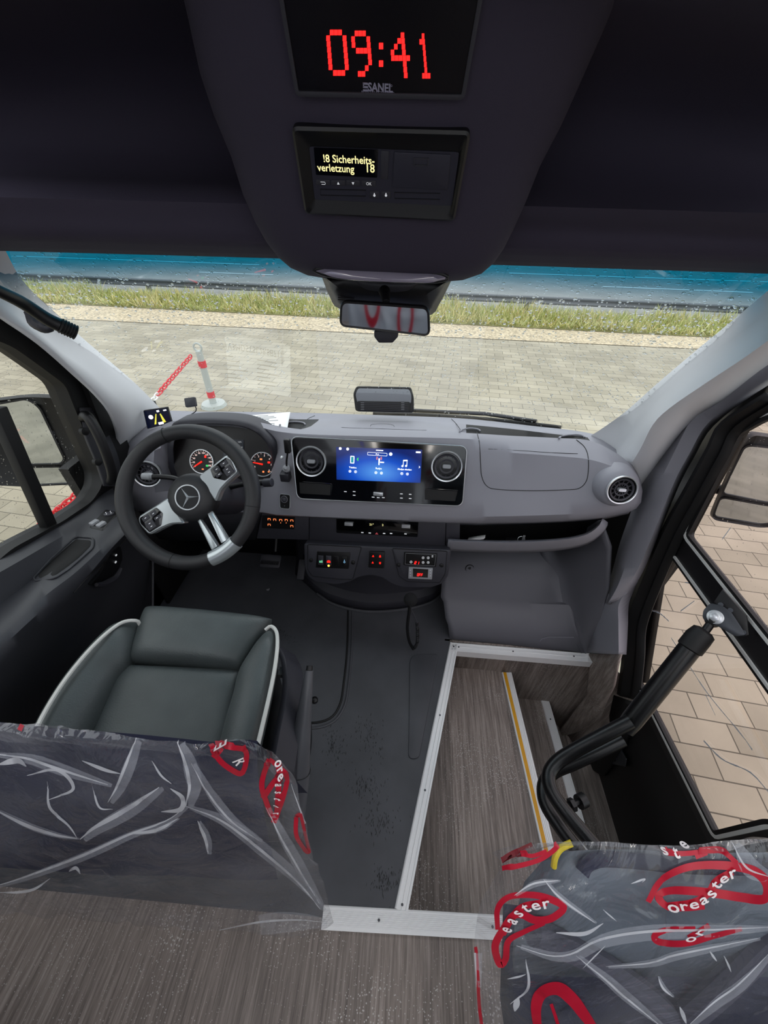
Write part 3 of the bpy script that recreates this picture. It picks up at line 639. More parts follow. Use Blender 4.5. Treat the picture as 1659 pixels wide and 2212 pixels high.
# map pocket, switches, inner release
def patch(tree, pts, off, m, name, parent, r=0, thick=.002, bev=0):
    P = [hit(tree, u, v, 0) for u, v in pts]; P = [p for p in P if p]
    c = sum((p[0] for p in P), Vector()) / len(P); nn = sum((p[1] for p in P), Vector()).normalized()
    F = Fr(c, nn); out = [((p[0] - c).dot(F.u), (p[0] - c).dot(F.v)) for p in P]
    if r: out = fillet(out, r)
    g = MB(); g.prism(F, out, -.004, off); return g.build(name, m, parent, bevel=bev), F
pk = [(163, 1165), (197, 1167), (196, 1180), (150, 1222), (120, 1243), (85, 1250), (82, 1244), (110, 1212)]
drape(BD, fillet(pk, 7), .002, mat('pocket_shade', '050506', .8), 'map_pocket_shade', door1)  # black patch on the surface paints the shade of the pocket opening
g = MB(); P = [hit(BD, u, v, .002)[0] for u, v in fillet([(162, 1160), (203, 1163), (202, 1184), (150, 1230), (120, 1250), (78, 1256), (74, 1250), (108, 1208)], 8)]; g.tube(P, .0022, 6, closed=True); g.build('pocket_rim', M_door, door1)
sw = [(228, 1100), (260, 1108), (222, 1148), (192, 1140)]
o = drape(BD, fillet(sw, 5), .003, M_black, 'window_switches', door1)
for (u, v) in ((206, 1132), (221, 1136)):
    h_ = hit(BD, u, v, .003); F = Fr(h_[0], h_[1]); g = MB(); g.prism(F, rr(-.011, -.009, .011, .009, .003), -.002, .007); g.build('rocker', M_grey, o, bevel=.002)
h_ = hit(BD, 236, 1113, .003); F = Fr(h_[0], h_[1]); g = MB(); g.lathe(F, [(.013, -.002), (.013, .003), (.010, .005), (0, .0055)], 20); g.build('mirror_knob', M_dark, o)
g = MB()
for k in range(4): g.prism(F, circ(.008 * math.cos(k * 1.57), .008 * math.sin(k * 1.57), .0014, 6), .004, .0062)
g.build('switch_marks', M_icon, o)
# release handle scoop
hr = [(258, 1178), (262, 1205), (255, 1232), (228, 1258), (200, 1264), (188, 1262), (212, 1235), (238, 1195)]
o, F = patch(BD, hr, .004, M_black, 'release_scoop', door1, .008)
g = MB(); P = [hit(BD, u, v, .014)[0] for u, v in ((250, 1225), (238, 1245), (215, 1258), (196, 1260))]; g.tube(cr(P, 16), [.005 + .004 * math.sin(math.pi * k / 15) for k in range(16)], 8); g.build('release_lever', M_dark, o)
g = MB(); a, b_ = F.px(247, 1198); g.prism(F, circ(a, b_, .003, 10), .004, .006); a, b_ = F.px(246, 1213); g.prism(F, circ(a, b_, .0035, 10), .004, .006); g.build('lock_marks', M_icon, o)
# sloping door panel seam line
g = MB(); P = [hit(BD, u, v, .001) for u, v in ((158, 1280), (190, 1245), (240, 1198), (275, 1160))]; P = [p[0] for p in P if p]; g.tube(cr(P, 20), .002, 6); g.build('panel_seam', M_rubber, door1)
# upright footwell trim edge on the left
g = MB(); g.tube([at(330, 1180, x=-.86), at(330, 1300, x=-.84), at(328, 1400, x=-.82)], .004, 8); struct(g.build('trim_10', M_door))
# grab handle on the left pillar
gh = thing('grab_handle', 'black curved grab handle on the left pillar beside the driver window', 'handle', at(200, 970, x=-.93))
g = MB(); P = [at(u, v, x=x) for u, v, x in ((176, 905, -.94), (186, 898, -.90), (200, 915, -.885), (222, 960, -.875), (238, 1005, -.875), (243, 1030, -.885), (238, 1040, -.92))]
g.tube(cr(P, 30), [.013] * 4 + [.014] * 22 + [.013] * 4, 12); g.build('grip', M_black, gh)
for u, v in ((184, 932), (212, 998)):
    g = MB(); c = at(u, v, x=-.925); g.lathe(Fr(c, (1, -.3, .1)), [(.012, -.01), (.011, .002), (.006, .004), (0, .004)], 16); g.build('screw_cap', M_rubber, gh)
g = MB(); P0 = cr([at(u, v, x=-.935) for u, v in ((165, 880), (180, 940), (205, 1000), (222, 1050))], 16); P1 = cr([at(u, v, x=-.935) for u, v in ((200, 880), (225, 930), (250, 990), (258, 1050))], 16)
g.loft([P0, P1]); g.build('mount', M_door, gh, solid=.01)
# gooseneck stalk with a ribbed end on the left pillar
mk = thing('lamp_stalk', 'black flexible stalk with a ribbed end on the upper left pillar', 'lamp', at(90, 690, y=.78))
yk = .76
g = MB(); P = [at(u, v, y=y) for u, v, y in ((-60, 600, .62), (0, 630, .66), (50, 655, .70), (100, 688, .72), (128, 702, .73))]; g.tube(cr(P, 24), [.008 + .0045 * (k / 23) for k in range(24)], 12); g.build('stalk', M_black, mk)
a = at(128, 702, y=.73); b_ = at(165, 719, y=.745); g = MB(); NR = 25
g.tube([a.lerp(b_, k / (NR - 1)) for k in range(NR)], [.0125 + (.0018 if (k // 2) % 2 else 0) - (.004 if k == NR - 1 else 0) for k in range(NR)], 14); g.build('ribbed_end', M_rubber, mk)
g = MB(); P = [at(u, v, y=.75) for u, v in ((55, 672), (80, 698), (106, 708), (112, 700))]; g.tube(cr(P, 12), [.004, .006, .009, .012, .013, .013, .013, .012, .01, .008, .006, .004], 10); g.build('bracket', M_dark, mk)
# bus side behind the seats
mwall = mat('cabin_lining', '8d8d94', .7)
for sx_, nm in ((-1, 'left'), (1, 'right')):
    X = -1.02 if sx_ < 0 else .87
    g = MB(); g.box((X, -1.6, .35), (.04, 3.2, .7)); g.box((X, -1.6, 1.6), (.04, 3.2, .4))
    if sx_ < 0: g.box((-1.04, .65, .30), (.03, 1.4, .60)); g.box((-1.03, .07, 1.0), (.04, .16, 1.6))
    for yy in (.0, -1.1, -2.2, -3.15): g.box((X, yy, 1.05), (.04, .12, .75))
    if sx_ < 0: g.box((X, -.55, 1.05), (.04, 1.1, .75))  # unseen closed bay, added to keep window light off the left floor
    struct(g.build('wall_' + nm, mwall))
g = MB(); g.box((-.08, -3.2, .4), (1.9, .04, .8)); g.box((-.08, -3.2, 1.65), (1.9, .04, .3)); struct(g.build('wall_rear', mwall))

# ------------------------------------------------------------------ ceiling / header panels
HV = [  # v, Y left/right panels
    (562, .865), (552, .845), (540, .82), (528, .80), (505, .80), (480, .795), (462, .79), (448, .80), (430, .86), (380, .93), (300, .95), (200, .93), (100, .88), (0, .80), (-120, .70), (-260, .60)]
g = MB(); rws = []
for v, y in HV:
    r = []
    for k in range(41):
        u = -420 + 2620 * k / 40; dv = (u - 830) * .029; e = 1 - .16 * min(1.12, abs((u - 830) / 1000)) ** 2
        dv -= 10
        yy = y if u < 830 else (y if v > 470 else y - .10 * min(1, (470 - v) / 60) * (1 - .3 * 0))
        r.append(at(u, v + dv, y=yy * e))
    rws.append(r)
g.loft(rws); struct(g.build('ceiling', M_ceil, solid=.01, ang=70))
last = rws[-1]
for X, nm in ((.845, 'right'), (-1.0, 'left')):
    g = MB(); g.box((X, .32, 1.66), (.05, .9, .42)); struct(g.build('wall_cant_rail_' + nm, M_ceil, bevel=.015))
g = MB(); g.loft([last, [Vector((p.x * .9 - .08 * .1, .1, 1.8)) for p in last], [Vector((max(-1, min(.86, p.x * .9 - .008)), -3.2, 1.8)) for p in last]]); struct(g.build('ceiling_rear', M_ceil, solid=.01))
# light strips of the passenger cabin
mls = mat('lamp_white', 'ffffff', .5, emit='fff8f0', es=13.0); mlb = mat('lamp_blue', '2010ff', .5, emit='3a20ff', es=3.0)
for x, m, nm in ((-.40, mls, 'white light strip along the cabin ceiling left of the aisle'), (.28, mls, 'white light strip along the cabin ceiling right of the aisle'), (-.55, mlb, 'thin blue light strip along the cabin ceiling')):
    w = .05 if m is mls else .02
    t = thing('ceiling_light', nm, 'lamp', (x, -1.4, 1.79)); g = MB(); g.box((x, -1.4, 1.785), (w + .02, 2.4, .014)); g.build('housing', M_dark, t)
    g = MB(); g.box((x, -1.4, 1.776), (w, 2.36, .006)); g.build('diffuser', m, t)
# ------------------------------------------------------------------ overhead console
oc = thing('overhead_console', 'dark overhead console tongue above the windscreen with a red clock display', 'console', at(830, 600, y=.8))
TV = [(-190, 340, 1400, .56), (-60, 380, 1350, .575), (60, 408, 1300, .59), (170, 432, 1252, .605), (260, 462, 1212, .625), (350, 500, 1166, .645), (430, 525, 1135, .665), (490, 552, 1108, .685), (530, 575, 1088, .70), (562, 600, 1066, .715), (585, 628, 1040, .735), (600, 665, 1000, .755), (606, 710, 950, .78)]
def trow(v, uL, uR, y, dy=.10, push=0):
    r = []; N = 48
    for k in range(N + 1):
        a = math.pi * k / N; c = -math.cos(a); s = math.sin(a) ** .42
        cc = math.copysign(abs(c) ** .75, c)
        u = (uL + uR) / 2 + (uR - uL) / 2 * cc; r.append(at(u, v + (u - 830) * .03, y=y + dy * (1 - s) + push))
    return r
rws = [trow(*t) for t in TV]
g = MB(); g.loft(rws)
tail = rws[-1]; g.loft([tail, [at(830, 612, y=.84).lerp(p, .72) for p in tail], [at(830, 612, y=.86).lerp(p, .3) for p in tail]])
g.build('housing', M_ceil, oc, ang=80)
BT = BVHTree.FromPolygons(g.v, g.f)
# clock display panel
h = hit(BT, 820, 120); n1 = (at(820, 60, y=.59) - at(820, 200, y=.61)); 
P1 = hit(BT, 820, 30)[0]; P2 = hit(BT, 820, 205)[0]; vv = (P1 - P2).normalized(); nn = Vector((1, 0, 0)).cross(vv)
if nn.y > 0: nn = -nn
FC = Fr(hit(BT, 820, 120)[0] + nn * .002, nn, vv)
out = fillet(FC.pp([(600, -30), (1045, -20), (1003, 213), (640, 205)]), .006)
g = MB(); g.ring(FC, out, inset(out, .004), -.004, .0035); g.build('clock_bezel', M_dark, oc, bevel=.001)
g = MB(); g.prism(FC, inset(out, .0035), -.004, .0015); clk = g.build('clock_display', mat('display_black', '07060c', .25), oc)
GL = {'0': ["01110", "10001", "10001", "10001", "10001", "10001", "10001", "01110"], '9': ["01110", "10001", "10001", "01111", "01111", "00001", "00010", "01100"],
      '4': ["00010", "00110", "01010", "10010", "11111", "00010", "00010", "00010"], '1': ["0010", "0110", "0010", "0010", "0010", "0010", "0010", "0111"]}
GL['9'] = ["01110", "10001", "10001", "01111", "00001", "00001", "00010", "01100"]
pos = [('0', 708, 752, 62, 162), ('9', 762, 803, 64, 164), ('4', 845, 886, 68, 167), ('1', 903, 927, 70, 168)]
g = MB()
for ch_, ua, ub, va, vb in pos:
    G_ = GL[ch_]; nc = len(G_[0]); nr = len(G_)
    for r_ in range(nr):
        for c_ in range(nc):
            if G_[r_][c_] == '1':
                u0 = ua + (ub - ua) * (c_ + .06) / nc; u1 = ua + (ub - ua) * (c_ + .94) / nc; v0 = va + (vb - va) * (r_ + .05) / nr; v1 = va + (vb - va) * (r_ + .95) / nr; sk = (r_ - 4) * 1.0
                g.prism(FC, FC.pp([(u0 + sk, v1), (u1 + sk, v1), (u1 + sk, v0), (u0 + sk, v0)]), .0016, .0022)
for v in (96, 134):
    g.prism(FC, FC.pp([(819, v + 8), (828, v + 8), (828, v - 5), (819, v - 5)]), .0016, .0022)
tag(g.build('clock_digits', M_redled, clk), 'red dot matrix digits reading 09:41')
ml_ = mat('grey_print', '8f8ca0', .6)
g = MB(); a, b_ = FC.px(822, 188); w = (FC.px(848, 188)[0] - a); text_mb('SANEL', FC, a + .0, b_, .0092, .0022, mb=g, bold=.0003)
a, b_ = FC.px(816, 199); text_mb('AUTO ELECTRONIC', FC, a, b_, .0040, .0022, mb=g)
a, b_ = FC.px(846, 183); g.ring(FC, circ(a, b_, .0009, 10), circ(a, b_, .0006, 10), .002, .0023)
a, b_ = FC.px(790, 187)
for k in range(3): g.prism(FC, [(a - .0028, b_ - .0030 + k * .0026), (a + .0028, b_ - .0030 + k * .0026), (a + .0028, b_ - .0014 + k * .0026), (a - .0028, b_ - .0014 + k * .0026)], .002, .0023)
g.prism(FC, [(a - .0028, b_), (a - .0016, b_), (a - .0016, b_ + .0036), (a - .0028, b_ + .0036)], .002, .0023)
g.build('maker_print', ml_, clk)
# tachograph bezel and unit
P1 = hit(BT, 830, 270)[0]; P2 = hit(BT, 830, 460)[0]; vv = (P1 - P2).normalized(); nn = Vector((1, 0, 0)).cross(vv)
if nn.y > 0: nn = -nn
FT = Fr(hit(BT, 828, 368)[0] + nn * .001, nn, vv)
out = fillet(FT.pp([(630, 268), (1018, 278), (982, 474), (660, 458)]), .008)
inn = fillet(FT.pp([(642, 280), (1006, 290), (972, 462), (672, 446)]), .006)
in2 = fillet(FT.pp([(668, 316), (992, 328), (976, 444), (680, 430)]), .003)
g = MB(); rows = [[FT.p(a, b, -.004) for a, b in out], [FT.p(a, b, .004) for a, b in out], [FT.p(a, b, .006) for a, b in inset(out, .003)], [FT.p(a, b, .004) for a, b in inn], [FT.p(a, b, -.0) for a, b in in2], [FT.p(a, b, -.012) for a, b in in2]]
g.loft(rows, cu=True); g.build('recess_frame', M_black, oc, ang=50)
tg = thing('tachograph', 'black driver recorder with lit text screen in the overhead console', 'recorder', FT.p(0, 0, 0))
mt = mat('recorder_plastic', '2c2c38', .5)
g = MB(); g.prism(FT, in2, -.02, .0008); g.build('body', mt, tg)
def prect(F, u0, v0, u1, v1): return F.pp([(u0, v1), (u1, v1), (u1, v0), (u0, v0)])
def quadpx(F, c, w, h): 
    u, v = c; return F.pp([(u - w / 2, v + h / 2), (u + w / 2, v + h / 2), (u + w / 2, v - h / 2), (u - w / 2, v - h / 2)])
g = MB(); g.prism(FT, fillet(FT.pp([(683, 376), (815, 382), (817, 322), (678, 317)]), .001), 0, .0016); scr = g.build('text_screen', mat('display_glass', '020203', .08, coat=.5), tg)
mty = mat('screen_yellow', '302a10', .5, emit='fff2a8', es=1.3)
g = MB(); a, b_ = FT.px(752, 343); text_mb('!8 Sicherheits-', FT, a + .001, b_, .0112, .0022, mb=g, bold=.0001); a, b_ = FT.px(686, 360); text_mb('verletzung', FT, a, b_, .0112, .0022, 'LEFT', mb=g, bold=.0001); a, b_ = FT.px(810, 363); text_mb('18', FT, a, b_, .0125, .0022, 'RIGHT', mb=g, bold=.0001)
g.build('screen_text', mty, scr)
g = MB(); g.prism(FT, fillet(FT.pp([(848, 402), (967, 408), (974, 332), (852, 326)]), .001), 0, .0026); lid = g.build('printer_lid', mt, tg, bevel=.0008)
g = MB(); g.ring(FT, fillet(FT.pp([(893, 352), (926, 353), (927, 338), (894, 337)]), .001), fillet(FT.pp([(896, 356), (923, 356), (924, 341), (897, 340)]), .001), .002, .0036); g.build('catch', M_dark, lid)
for i, u in enumerate((698, 731, 763, 797)):
    g = MB(); q = FT.pp([(u - 15, 398 + i * .7), (u + 15, 399 + i * .7), (u + 15, 387 + i * .7), (u - 15, 386 + i * .7)]); g.prism(FT, q, 0, .0018); bt = g.build('button', M_dark, tg, bevel=.0004)
    g = MB(); a, b_ = FT.px(u, 393 + i * .7)
    if i == 1: g.prism(FT, [(a - .0016, b_ - .0014), (a + .0016, b_ - .0014), (a, b_ + .0016)], .0018, .0022)
    elif i == 2: g.prism(FT, [(a - .0016, b_ + .0014), (a, b_ - .0016), (a + .0016, b_ + .0014)], .0018, .0022)
    elif i == 3: text_mb('OK', FT, a, b_, .0048, .0022, mb=g)
    else:
        g.tube([FT.p(a - .003, b_ + .001, .002), FT.p(a + .0025, b_ + .001, .002), FT.p(a + .0032, b_ - .0004, .002), FT.p(a + .0025, b_ - .0017, .002), FT.p(a - .002, b_ - .0017, .002)], .0003, 5)
    g.build('button_symbol', M_icon, bt)
for u in (809, 834):
    g = MB(); g.prism(FT, quadpx(FT, (u, 419 + (u - 809) * .03), 20, 15), 0, .0018); bt = g.build('button', M_dark, tg, bevel=.0004)
    g = MB(); a, b_ = FT.px(u, 419); g.prism(FT, circ(a, b_ - .0006, .0015, 12), .0018, .0022); g.prism(FT, circ(a, b_ + .0016, .0007, 8), .0018, .0022); g.build('driver_symbol', M_icon, bt)
for q in ((692, 407, 790, 421), (852, 414, 950, 428)):
    g = MB(); u0, v0, u1, v1 = q; o_ = FT.pp([(u0 + 1, v1), (u1, v1 + 2), (u1 + 1, v0 + 2), (u0, v0)]); g.ring(FT, o_, inset(o_, .0006), .0004, .0014); g.build('card_slot', M_black, tg)
g = MB(); g.prism(FT, FT.pp([(822, 385), (838, 386), (840, 325), (823, 324)]), 0, .0016); g.build('side_strip', M_dark, tg, bevel=.0004)
# reading lamp / satin handle under the console
rl = thing('reading_lamp', 'clear oval reading lamp lens under the overhead console', 'lamp', at(825, 592, y=.77))
Y0 = .745
LO = [(678, 584), (700, 579), (760, 580), (830, 583), (900, 588), (950, 592), (968, 600), (950, 607), (900, 608), (830, 606), (760, 602), (705, 594)]
P = [at(u, v, y=Y0) for u, v in LO]; g = MB(); g.tube(cr(P + [P[0]], 60)[:-1], .003, 8, closed=True); g.build('rim', M_black, rl)
c_ = sum(P, Vector()) / len(P); g = MB(); PP = cr(P + [P[0]], 60)[:-1]
g.loft([PP, [c_.lerp(p, .85) + Vector((0, -.010, -.002)) for p in PP], [c_.lerp(p, .45) + Vector((0, -.014, -.004)) for p in PP], [c_.lerp(p, .02) + Vector((0, -.015, -.004)) for p in PP]], cu=True)
g.build('lens', mat('smoked_lens', '8a8494', .15, coat=.6), rl)
# sensor housing and mirror
sh = thing('sensor_housing', 'black sensor housing on the windscreen behind the mirror', 'sensor housing', at(830, 650, y=.86))
g = MB(); A = [at(u, v, y=y) for u, v, y in ((695, 598, .84), (712, 640, .87), (735, 668, .89), (830, 685, .90), (925, 682, .89), (950, 655, .87), (975, 606, .84))]
B = [at(u, v, y=y) for u, v, y in ((705, 600, .80), (728, 640, .83), (748, 662, .85), (830, 672, .86), (915, 676, .85), (935, 650, .83), (965, 606, .80))]
A = cr(A, 30); B = cr(B, 30); top = cr([at(u, v, y=.80) for u, v in ((712, 600), (770, 603), (830, 605), (890, 607), (960, 608))], 30)
g.loft([A, B, [b.lerp(t, .5) + Vector((0, -.01, 0)) for b, t in zip(B, top)], top]); g.build('shell', M_black, sh, solid=.004)
g = MB(); P = cr([at(u, v, y=.80) for u, v in ((765, 606), (790, 625), (835, 631), (880, 628), (905, 612))], 20); Q = cr([at(u, v, y=.80) for u, v in ((765, 600), (790, 602), (835, 604), (880, 606), (905, 607))], 20); g.loft([P, Q]); g.build('front_cover', M_dark, sh, solid=.012)
for k in range(2):
    g = MB(); u0 = 748 + k * 148
    for j in range(8):
        v = 612 + j * 5; g.tube([at(u0 - 18, v, y=.825), at(u0 + 18, v + 1, y=.825)], .0012, 5)
    g.build('grille', M_rubber, sh)
rm = thing('rear_view_mirror', 'black framed rear-view mirror hanging below the overhead console', 'mirror', at(830, 690, y=.76))
FM = Fr(at(831, 687, y=.74), (-.0, -.93, -.37), (.045, 0, 1))
FM = Fr(at(831, 687, y=.74), (0, -1, -.03), (.095, 0, 1))
out = fillet(FM.pp([(732, 706), (930, 728), (928, 662), (735, 648)]), .014, 7)
g = MB(); g.loft([[FM.p(a, b, -.022) for a, b in inset(out, .010)], [FM.p(a, b, -.012) for a, b in inset(out, .001)], [FM.p(a, b, -.002) for a, b in out], [FM.p(a, b, .001) for a, b in inset(out, .001)], [FM.p(a, b, .0) for a, b in inset(out, .0045)]], cu=True, cap=True)
g.build('housing', M_black, rm)
g = MB(); FMg = FM; g.prism(FM, inset(out, .0045), -.002, .0008); g.build('glass', M_mirror, rm)
g = MB(); g.tube([at(834, 655, y=.755), at(832, 636, y=.79), at(830, 620, y=.82)], [.007, .009, .014], 12); g.build('stem', M_black, rm)
g = MB(); P = [at(u, v, y=y) for u, v, y in ((808, 715, .765), (808, 728, .765), (818, 741, .765), (848, 741, .765), (860, 728, .765), (860, 715, .765))]; c_ = [p + Vector((0, .02, 0)) for p in P]; g.loft([P, c_], cu=True, cap=True); g.build('rear_sensor_cover', M_dark, sh, bevel=.002)

# ================================================================== DASHBOARD
db = thing('dashboard', 'grey moulded dashboard across the cab below the windscreen', 'dashboard', (-.08, 1.05, .4))
us_rows = []
def drow(pts, n=90):
    P = [at(u, v, y=y) for u, v, y in pts]; xs = [P[0].x + (P[-1].x - P[0].x) * k / (n - 1) for k in range(n)]
    q = crx([(p.x, p.y, p.z) for p in P], xs); return [Vector((x, a, b)) for x, (a, b) in zip(xs, q)]
D = []
D.append([(262, 925, 1.20), (335, 890, 1.245), (430, 889, 1.33), (620, 891, 1.41), (830, 897, 1.425), (1000, 904, 1.41), (1150, 920, 1.35), (1292, 940, 1.24), (1352, 975, 1.16)])   # at glass
D.append([(262, 932, 1.18), (335, 898, 1.22), (430, 897, 1.30), (560, 902, 1.34), (655, 906, 1.36), (830, 903, 1.38), (985, 915, 1.36), (1100, 926, 1.31), (1200, 938, 1.26), (1292, 950, 1.20), (1352, 985, 1.13)])
D.append([(262, 940, 1.16), (335, 908, 1.18), (430, 905, 1.255), (555, 908, 1.31), (580, 924, 1.29), (650, 926, 1.29), (662, 911, 1.33), (830, 909, 1.34), (980, 920, 1.32), (1000, 945, 1.28), (1150, 955, 1.25), (1245, 958, 1.20), (1275, 955, 1.17), (1352, 992, 1.11)])
D.append([(264, 950, 1.12), (335, 925, 1.13), (430, 944, 1.135), (545, 952, 1.14), (580, 955, 1.14), (640, 950, 1.15), (664, 922, 1.18), (830, 919, 1.18), (990, 932, 1.17), (1010, 955, 1.14), (1150, 962, 1.13), (1240, 965, 1.11), (1275, 960, 1.11), (1356, 1000, 1.07)])
D.append([(265, 962, 1.08), (330, 930, 1.09), (372, 910, 1.11), (450, 905, 1.12), (545, 910, 1.11), (600, 920, 1.09), (660, 928, 1.08), (830, 931, 1.075), (1000, 935, 1.075), (1100, 941, 1.07), (1200, 946, 1.065), (1275, 952, 1.05), (1330, 978, 1.03), (1366, 1005, 1.03)])
D.append([(262, 975, 1.06), (330, 945, 1.06), (372, 925, 1.09), (450, 915, 1.10), (545, 920, 1.09), (600, 932, 1.06), (660, 938, 1.05), (830, 943, 1.045), (1005, 948, 1.045), (1100, 955, 1.04), (1200, 962, 1.035), (1275, 970, 1.02), (1330, 992, 1.0), (1376, 1020, 1.01)])
D.append([(260, 1000, 1.03), (330, 975, 1.02), (365, 960, 1.06), (390, 950, 1.14), (450, 940, 1.16), (560, 945, 1.14), (600, 955, 1.06), (660, 960, 1.03), (830, 965, 1.03), (1005, 972, 1.025), (1100, 978, 1.01), (1200, 985, 1.0), (1275, 993, .985), (1335, 1012, .96), (1383, 1035, .985)])
D.append([(260, 1040, 1.01), (330, 1020, .99), (360, 1010, 1.03), (385, 1005, 1.14), (450, 1000, 1.15), (560, 1000, 1.13), (600, 1010, 1.02), (660, 1020, 1.0), (830, 1025, 1.0), (1005, 1030, .995), (1100, 1033, .985), (1200, 1038, .97), (1275, 1042, .955), (1340, 1052, .93), (1388, 1060, .965)])
D.append([(262, 1075, 1.01), (330, 1065, .99), (365, 1060, 1.01), (450, 1058, 1.04), (560, 1055, 1.02), (600, 1060, .985), (660, 1070, .975), (830, 1072, .97), (1005, 1078, .965), (1100, 1078, .955), (1200, 1080, .945), (1275, 1082, .93), (1335, 1085, .915), (1385, 1085, .955)])
D.append([(280, 1095, 1.01), (330, 1098, .985), (365, 1098, .98), (450, 1100, .98), (560, 1098, .97), (600, 1102, .955), (660, 1106, .95), (830, 1112, .945), (1005, 1116, .94), (1100, 1115, .93), (1200, 1112, .925), (1275, 1108, .92), (1330, 1102, .92), (1375, 1098, .955)])
D.append([(285, 1100, 1.02), (365, 1110, .98), (560, 1106, .965), (600, 1112, .95), (830, 1122, .945), (990, 1128, .945), (1150, 1127, .94), (1290, 1118, .935), (1360, 1106, .97)])
D.append([(290, 1104, 1.06), (365, 1116, 1.03), (560, 1112, 1.02), (600, 1118, 1.02), (830, 1128, 1.02), (990, 1134, 1.02), (1150, 1133, 1.02), (1290, 1124, 1.0), (1358, 1110, 1.0)])
g = MB(); DRW = [drow(r) for r in D]; g.loft(DRW[:1 + 1]); g.loft(DRW[1:])
g = MB(); g.loft(DRW)
for k, f in enumerate(g.f):
    i, j = divmod(k, 89)
    p = g.v[f[0]]
    if i in (1, 2, 3) and ((-.50 < p.x < -.355) or (.215 < p.x < .61)): g.mi[k] = 1  # recess faces: darker plastic, with the hollow's shadow put into the colour
g.build('body', [M_dash, M_rubber], db, ang=40, solid=.004)
BDs = BVHTree.FromPolygons(g.v, g.f)
for u, v, w in ((633, 918, 28), (1015, 932, 22), (1235, 946, 28)):
    g = MB(); P = []
    for k in range(13):
        a = math.pi * k / 12; h_ = hit(BDs, u - w * math.cos(a), v + 2 - 7 * math.sin(a) + (-w * math.cos(a)) * -.03, .004)
        if h_: P.append(h_[0])
    if len(P) > 3: g.tube(P, .003, 8); g.build('cup_ring', M_dash, db)
# top lid panel outline
def line(pts, m=M_rubber, r=.0011, name='panel_gap', parent=db, tree=None, off=.0002, n=40, closed=False):
    P = [hit(tree or BDs, u, v, off) for u, v in pts]; P = [p[0] for p in P if p]
    if len(P) < 2: return
    g = MB(); g.tube(P, r, 6, closed=closed); return g.build(name, m, parent)
def dense(pts, n=40, sm=True):
    P = cr([Vector((a, b, 0)) for a, b in pts], n); return [(p.x, p.y) for p in P]
line(dense([(655, 921), (664, 906), (680, 898)], 12)); line(dense([(975, 905), (985, 915), (997, 932)], 12)); line([(655, 921), (740, 924), (830, 927), (920, 930), (997, 934)])
line(dense([(800, 921), (804, 917), (830, 916), (848, 918), (852, 922)], 14), r=.0007)
# glovebox lid gap
line(dense([(1030, 933), (1036, 960), (1038, 1000), (1041, 1030), (1052, 1050), (1075, 1057), (1150, 1060), (1220, 1058), (1250, 1055), (1266, 1040), (1271, 1015), (1270, 985), (1262, 965), (1245, 950)], 90))
line([(1055, 970), (1120, 973), (1190, 978), (1248, 980)], r=.0008)
# white paper sheet lying on the dash by the glass
pp_ = thing('paper_sheet', 'white printed sheet lying on the dashboard against the windscreen', 'paper', (-.63, 1.33, .735))
BZ = .724
FP = Fr((-.583, 1.257, BZ), (0, 0, 1), (-.28, .96, 0))
quad = [(-.70, 1.145), (-.437, 1.222), (-.465, 1.372), (-.728, 1.288)]
g = MB(); N = 8; rws = []
for j in range(N + 1):
    r_ = []
    for i in range(N + 1):
        s, t = i / N, j / N; a = Vector(quad[0]).lerp(Vector(quad[1]), s); c = Vector(quad[3]).lerp(Vector(quad[2]), s); p = a.lerp(c, t)
        r_.append(Vector((p.x, p.y, BZ)))
    rws.append(r_)
g.loft(rws); g.build('sheet', M_paper, pp_, solid=.001)
g = MB(); fr = lambda a, b: (a - FP.o.x, b - FP.o.y)
text_mb('W1V3MDST5L2R8B717', FP, 0.0, -.047, .022, .0015, mb=g)
text_z = 0
for j in range(8):
    for (x0, x1) in ((-.11, -.01 - random.random() * .05), (.02, .10 - random.random() * .04)):
        y0 = -.022 + j * .0118; g.prism(FP, [(x0, y0 - .0013), (x1, y0 - .0013), (x1, y0 + .0013), (x0, y0 + .0013)], .0010, .0016)
g.build('print', M_ink, pp_)
# ---------------- infotainment panel
tilt = math.radians(23); NV = Vector((0, -math.cos(tilt), math.sin(tilt))); UV = Vector((.0, math.sin(tilt), math.cos(tilt)))
FI = Fr(at(820, 1018, y=.985), NV, UV)
out = fillet(FI.pp([(643, 1076), (998, 1092), (1008, 964), (630, 943)]), .022, 7)
g = MB(); g.loft([[FI.p(a, b, -.03) for a, b in out], [FI.p(a, b, .004) for a, b in out], [FI.p(a, b, .006) for a, b in inset(out, .002)]], cu=True); g.prism(FI, inset(out, .002), .0, .006); ip = g.build('centre_panel', M_gloss, db)
g = MB(); g.tube([FI.p(a, b, .004) for a, b in inset(out, -.0008)], .0012, 6, closed=True); g.build('panel_trim', M_chrome, ip)
# screen
mscr = bpy.data.materials.new('screen_blue'); mscr.use_nodes = True; n_ = mscr.node_tree; b = n_.nodes['Principled BSDF']; b.inputs['Base Color'].default_value = (0, 0, .01, 1); b.inputs['Roughness'].default_value = .12
q = FI.pp([(728, 1035), (908, 1042), (912, 971), (727, 965)]); cs = FI.p((q[0][0] + q[1][0]) / 2, (q[0][1] + q[3][1]) / 2 - .02, .007)
t = n_.nodes.new('ShaderNodeTexCoord'); mp = n_.nodes.new('ShaderNodeMapping'); mp.vector_type = 'POINT'; n_.links.new(t.outputs['Object'], mp.inputs[0])
rel = cs - db.location; mp.inputs['Location'].default_value = (-rel.x * 6.5, -rel.y * 14, -rel.z * 14); mp.inputs['Scale'].default_value = (6.5, 14, 14)
gr_ = n_.nodes.new('ShaderNodeTexGradient'); gr_.gradient_type = 'SPHERICAL'; n_.links.new(mp.outputs[0], gr_.inputs[0])
